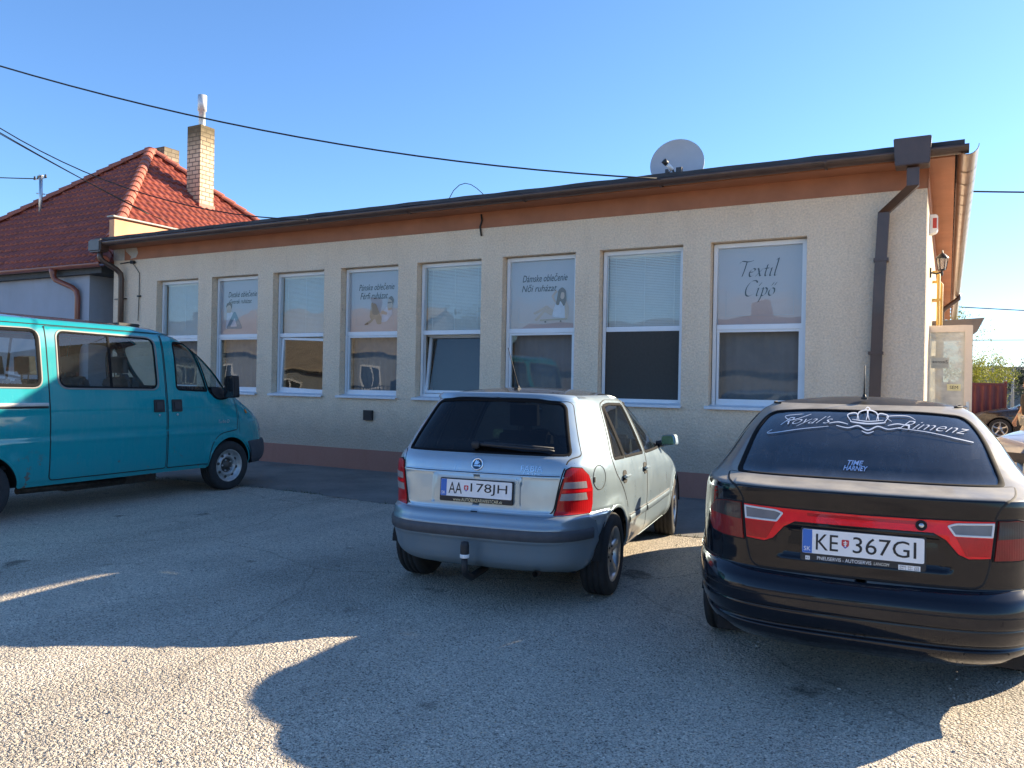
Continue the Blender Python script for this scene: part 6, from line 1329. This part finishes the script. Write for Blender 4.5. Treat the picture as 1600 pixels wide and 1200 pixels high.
# ------------------------------------------------------------------ person walking at the right edge
def person(loc, rz):
    t = thing('person', 'person in a black T-shirt and light trousers walking at the right edge, left arm hanging', 'person', loc, rz)
    J = {'pelvis': (0, 0, .95), 'waist': (0, 0, 1.08), 'chest': (.01, 0, 1.28), 'neck0': (0, 0, 1.46), 'neck1': (.015, 0, 1.53), 'head0': (.03, 0, 1.62), 'head1': (.02, 0, 1.70)}
    rad = {'pelvis': .135, 'waist': .125, 'chest': .145, 'neck0': .075, 'neck1': .055, 'head0': .085, 'head1': .075}
    E_ = [('pelvis', 'waist'), ('waist', 'chest'), ('chest', 'neck0'), ('neck0', 'neck1'), ('neck1', 'head0'), ('head0', 'head1')]
    for s, n in ((1, 'l'), (-1, 'r')):
        f = .16*s
        J.update({n+'sh': (0, s*.18, 1.40), n+'el': (-.03-f*.3, s*.245, 1.12), n+'wr': (.06-f*.5, s*.27, .88), n+'pa': (.085-f*.5, s*.268, .82), n+'hip': (0, s*.10, .90), n+'kn': (.04+f, s*.10, .50), n+'an': (-.05+f*1.4, s*.10, .09), n+'to': (.12+f*1.4, s*.115, .035)})
        rad.update({n+'sh': .062, n+'el': .043, n+'wr': .03, n+'pa': .036, n+'hip': .095, n+'kn': .062, n+'an': .042, n+'to': .036})
        E_ += [('chest', n+'sh'), (n+'sh', n+'el'), (n+'el', n+'wr'), (n+'wr', n+'pa'), ('pelvis', n+'hip'), (n+'hip', n+'kn'), (n+'kn', n+'an'), (n+'an', n+'to')]
        p = J[n+'pa']
        for k in range(4):
            q = n+'f%d' % k; dx = (k-1.5)*.019; L = (.075, .085, .08, .062)[k]
            J[q+'a'] = (p[0]+dx, p[1], p[2]-.035); J[q+'b'] = (p[0]+dx+.005, p[1]-s*.008, p[2]-.035-L*.55); J[q+'c'] = (p[0]+dx+.004, p[1]-s*.024, p[2]-.03-L)
            rad.update({q+'a': .0095, q+'b': .0085, q+'c': .0075}); E_ += [(n+'pa', q+'a'), (q+'a', q+'b'), (q+'b', q+'c')]
        J[n+'t0'] = (p[0]+.045, p[1]-s*.01, p[2]-.005); J[n+'t1'] = (p[0]+.052, p[1]-s*.02, p[2]-.05); rad.update({n+'t0': .011, n+'t1': .009}); E_ += [(n+'pa', n+'t0'), (n+'t0', n+'t1')]
    def skin(names, edges, name, mat, grow=0.0, parent=t, root=None):
        idx = {k: i for i, k in enumerate(names)}; me = bpy.data.meshes.new(name); me.from_pydata([J[k] for k in names], [(idx[a], idx[b]) for a, b in edges if a in idx and b in idx], [])
        o = bpy.data.objects.new(name, me); COL.objects.link(o); md_ = o.modifiers.new('skin', 'SKIN'); o.modifiers.new('sub', 'SUBSURF').levels = 2
        for i, k in enumerate(names): r = rad[k]+grow; me.skin_vertices[0].data[i].radius = (r, r*(1.28 if k in ('pelvis', 'waist', 'chest') else 1)) if False else (r, r); me.skin_vertices[0].data[i].use_root = (k == (root or names[0]))
        dg = bpy.context.evaluated_depsgraph_get(); m2 = bpy.data.meshes.new_from_object(o.evaluated_get(dg)); bpy.data.objects.remove(o); m2.materials.clear(); m2.materials.append(mat); m2.polygons.foreach_set('use_smooth', [True]*len(m2.polygons)); m2.name = name
        return link(bpy.data.objects.new(name, m2), parent)
    SK_ = plain('skin_tone', (.42, .24, .16), .55, var=.1, vs=12)
    body = skin(list(J), E_, 'body', SK_, root='pelvis')
    J2 = dict(J)
    for n, s in (('l', 1), ('r', -1)): a, b = Vector(J[n+'sh']), Vector(J[n+'el']); J[n+'sl'] = tuple(a.lerp(b, .62)); rad[n+'sl'] = .058
    skin(['chest', 'waist', 'pelvis', 'neck0', 'lsh', 'rsh', 'lsl', 'rsl'], [('chest', 'waist'), ('waist', 'pelvis'), ('chest', 'neck0'), ('chest', 'lsh'), ('chest', 'rsh'), ('lsh', 'lsl'), ('rsh', 'rsl')], 'shirt', plain('black_cotton', (.012, .012, .014), .9, var=.2), .018, body)
    J['lcu'] = tuple(Vector(J['lkn']).lerp(Vector(J['lan']), .85)); J['rcu'] = tuple(Vector(J['rkn']).lerp(Vector(J['ran']), .85)); rad['lcu'] = rad['rcu'] = .055
    skin(['pelvis', 'lhip', 'rhip', 'lkn', 'rkn', 'lcu', 'rcu'], [('pelvis', 'lhip'), ('pelvis', 'rhip'), ('lhip', 'lkn'), ('rhip', 'rkn'), ('lkn', 'lcu'), ('rkn', 'rcu')], 'trousers', plain('light_trousers', (.40, .35, .27), .9, var=.15), .016, body)
    m = MB()
    for s in (1, -1): x = -.05+.16*s*1.4; m.prism(rpoly([(x-.08, -.05+s*.105), (x+.20, -.05+s*.115), (x+.20, .05+s*.115), (x-.08, .05+s*.105)], .045, 4), .0, .085, 'xy')
    sh_ = MB(); s = 1; x = -.05+.16*s*1.4
    for s in (1, -1):
        x = -.05+.16*s*1.4; q = MB(); q.prism(rpoly([(x-.08, -.05+s*.105), (x+.20, -.05+s*.115), (x+.20, .05+s*.115), (x-.08, .05+s*.105)], .045, 4), .0, .085, 'xy'); q.build('shoe', BLACKP, body, bevel=.02, seg=3)
    h = MB(); h.lathe([(0, .115), (.05, .10), (.088, .06), (.098, .0), (.09, -.05), (.07, -.07)], 20, 'z', (.012, 0, 1.69)); h.build('hair', HAIR, body)
    for s in (1, -1):
        e = MB(); e.lathe([(0, -.006), (.010, -.003), (.010, .003), (0, .006)], 10, 'x', (.107, s*.032, 1.655)); e.build('eye', WHITE, body)
        e = MB(); e.prism(rpoly([(-.015, -.03), (.015, -.025), (.018, .03), (-.02, .03)], .012, 3), s*.082, s*.095, 'xz'); xform(e, Matrix.Translation((.015, 0, 1.65))); e.build('ear', SK_, body, bevel=.003)
    e = MB(); e.prism([(.10, 1.66), (.138, 1.615), (.10, 1.605)], -.012, .012, 'xz'); e.build('nose', SK_, body, bevel=.004); e = MB(); e.box(.095, .110, -.022, .022, 1.575, 1.583); e.build('mouth', plain('lip', (.30, .12, .10), .5), body, bevel=.003)
    return t
p = gp(1608, 17.5); person((p[0], p[1], 0), R(200))
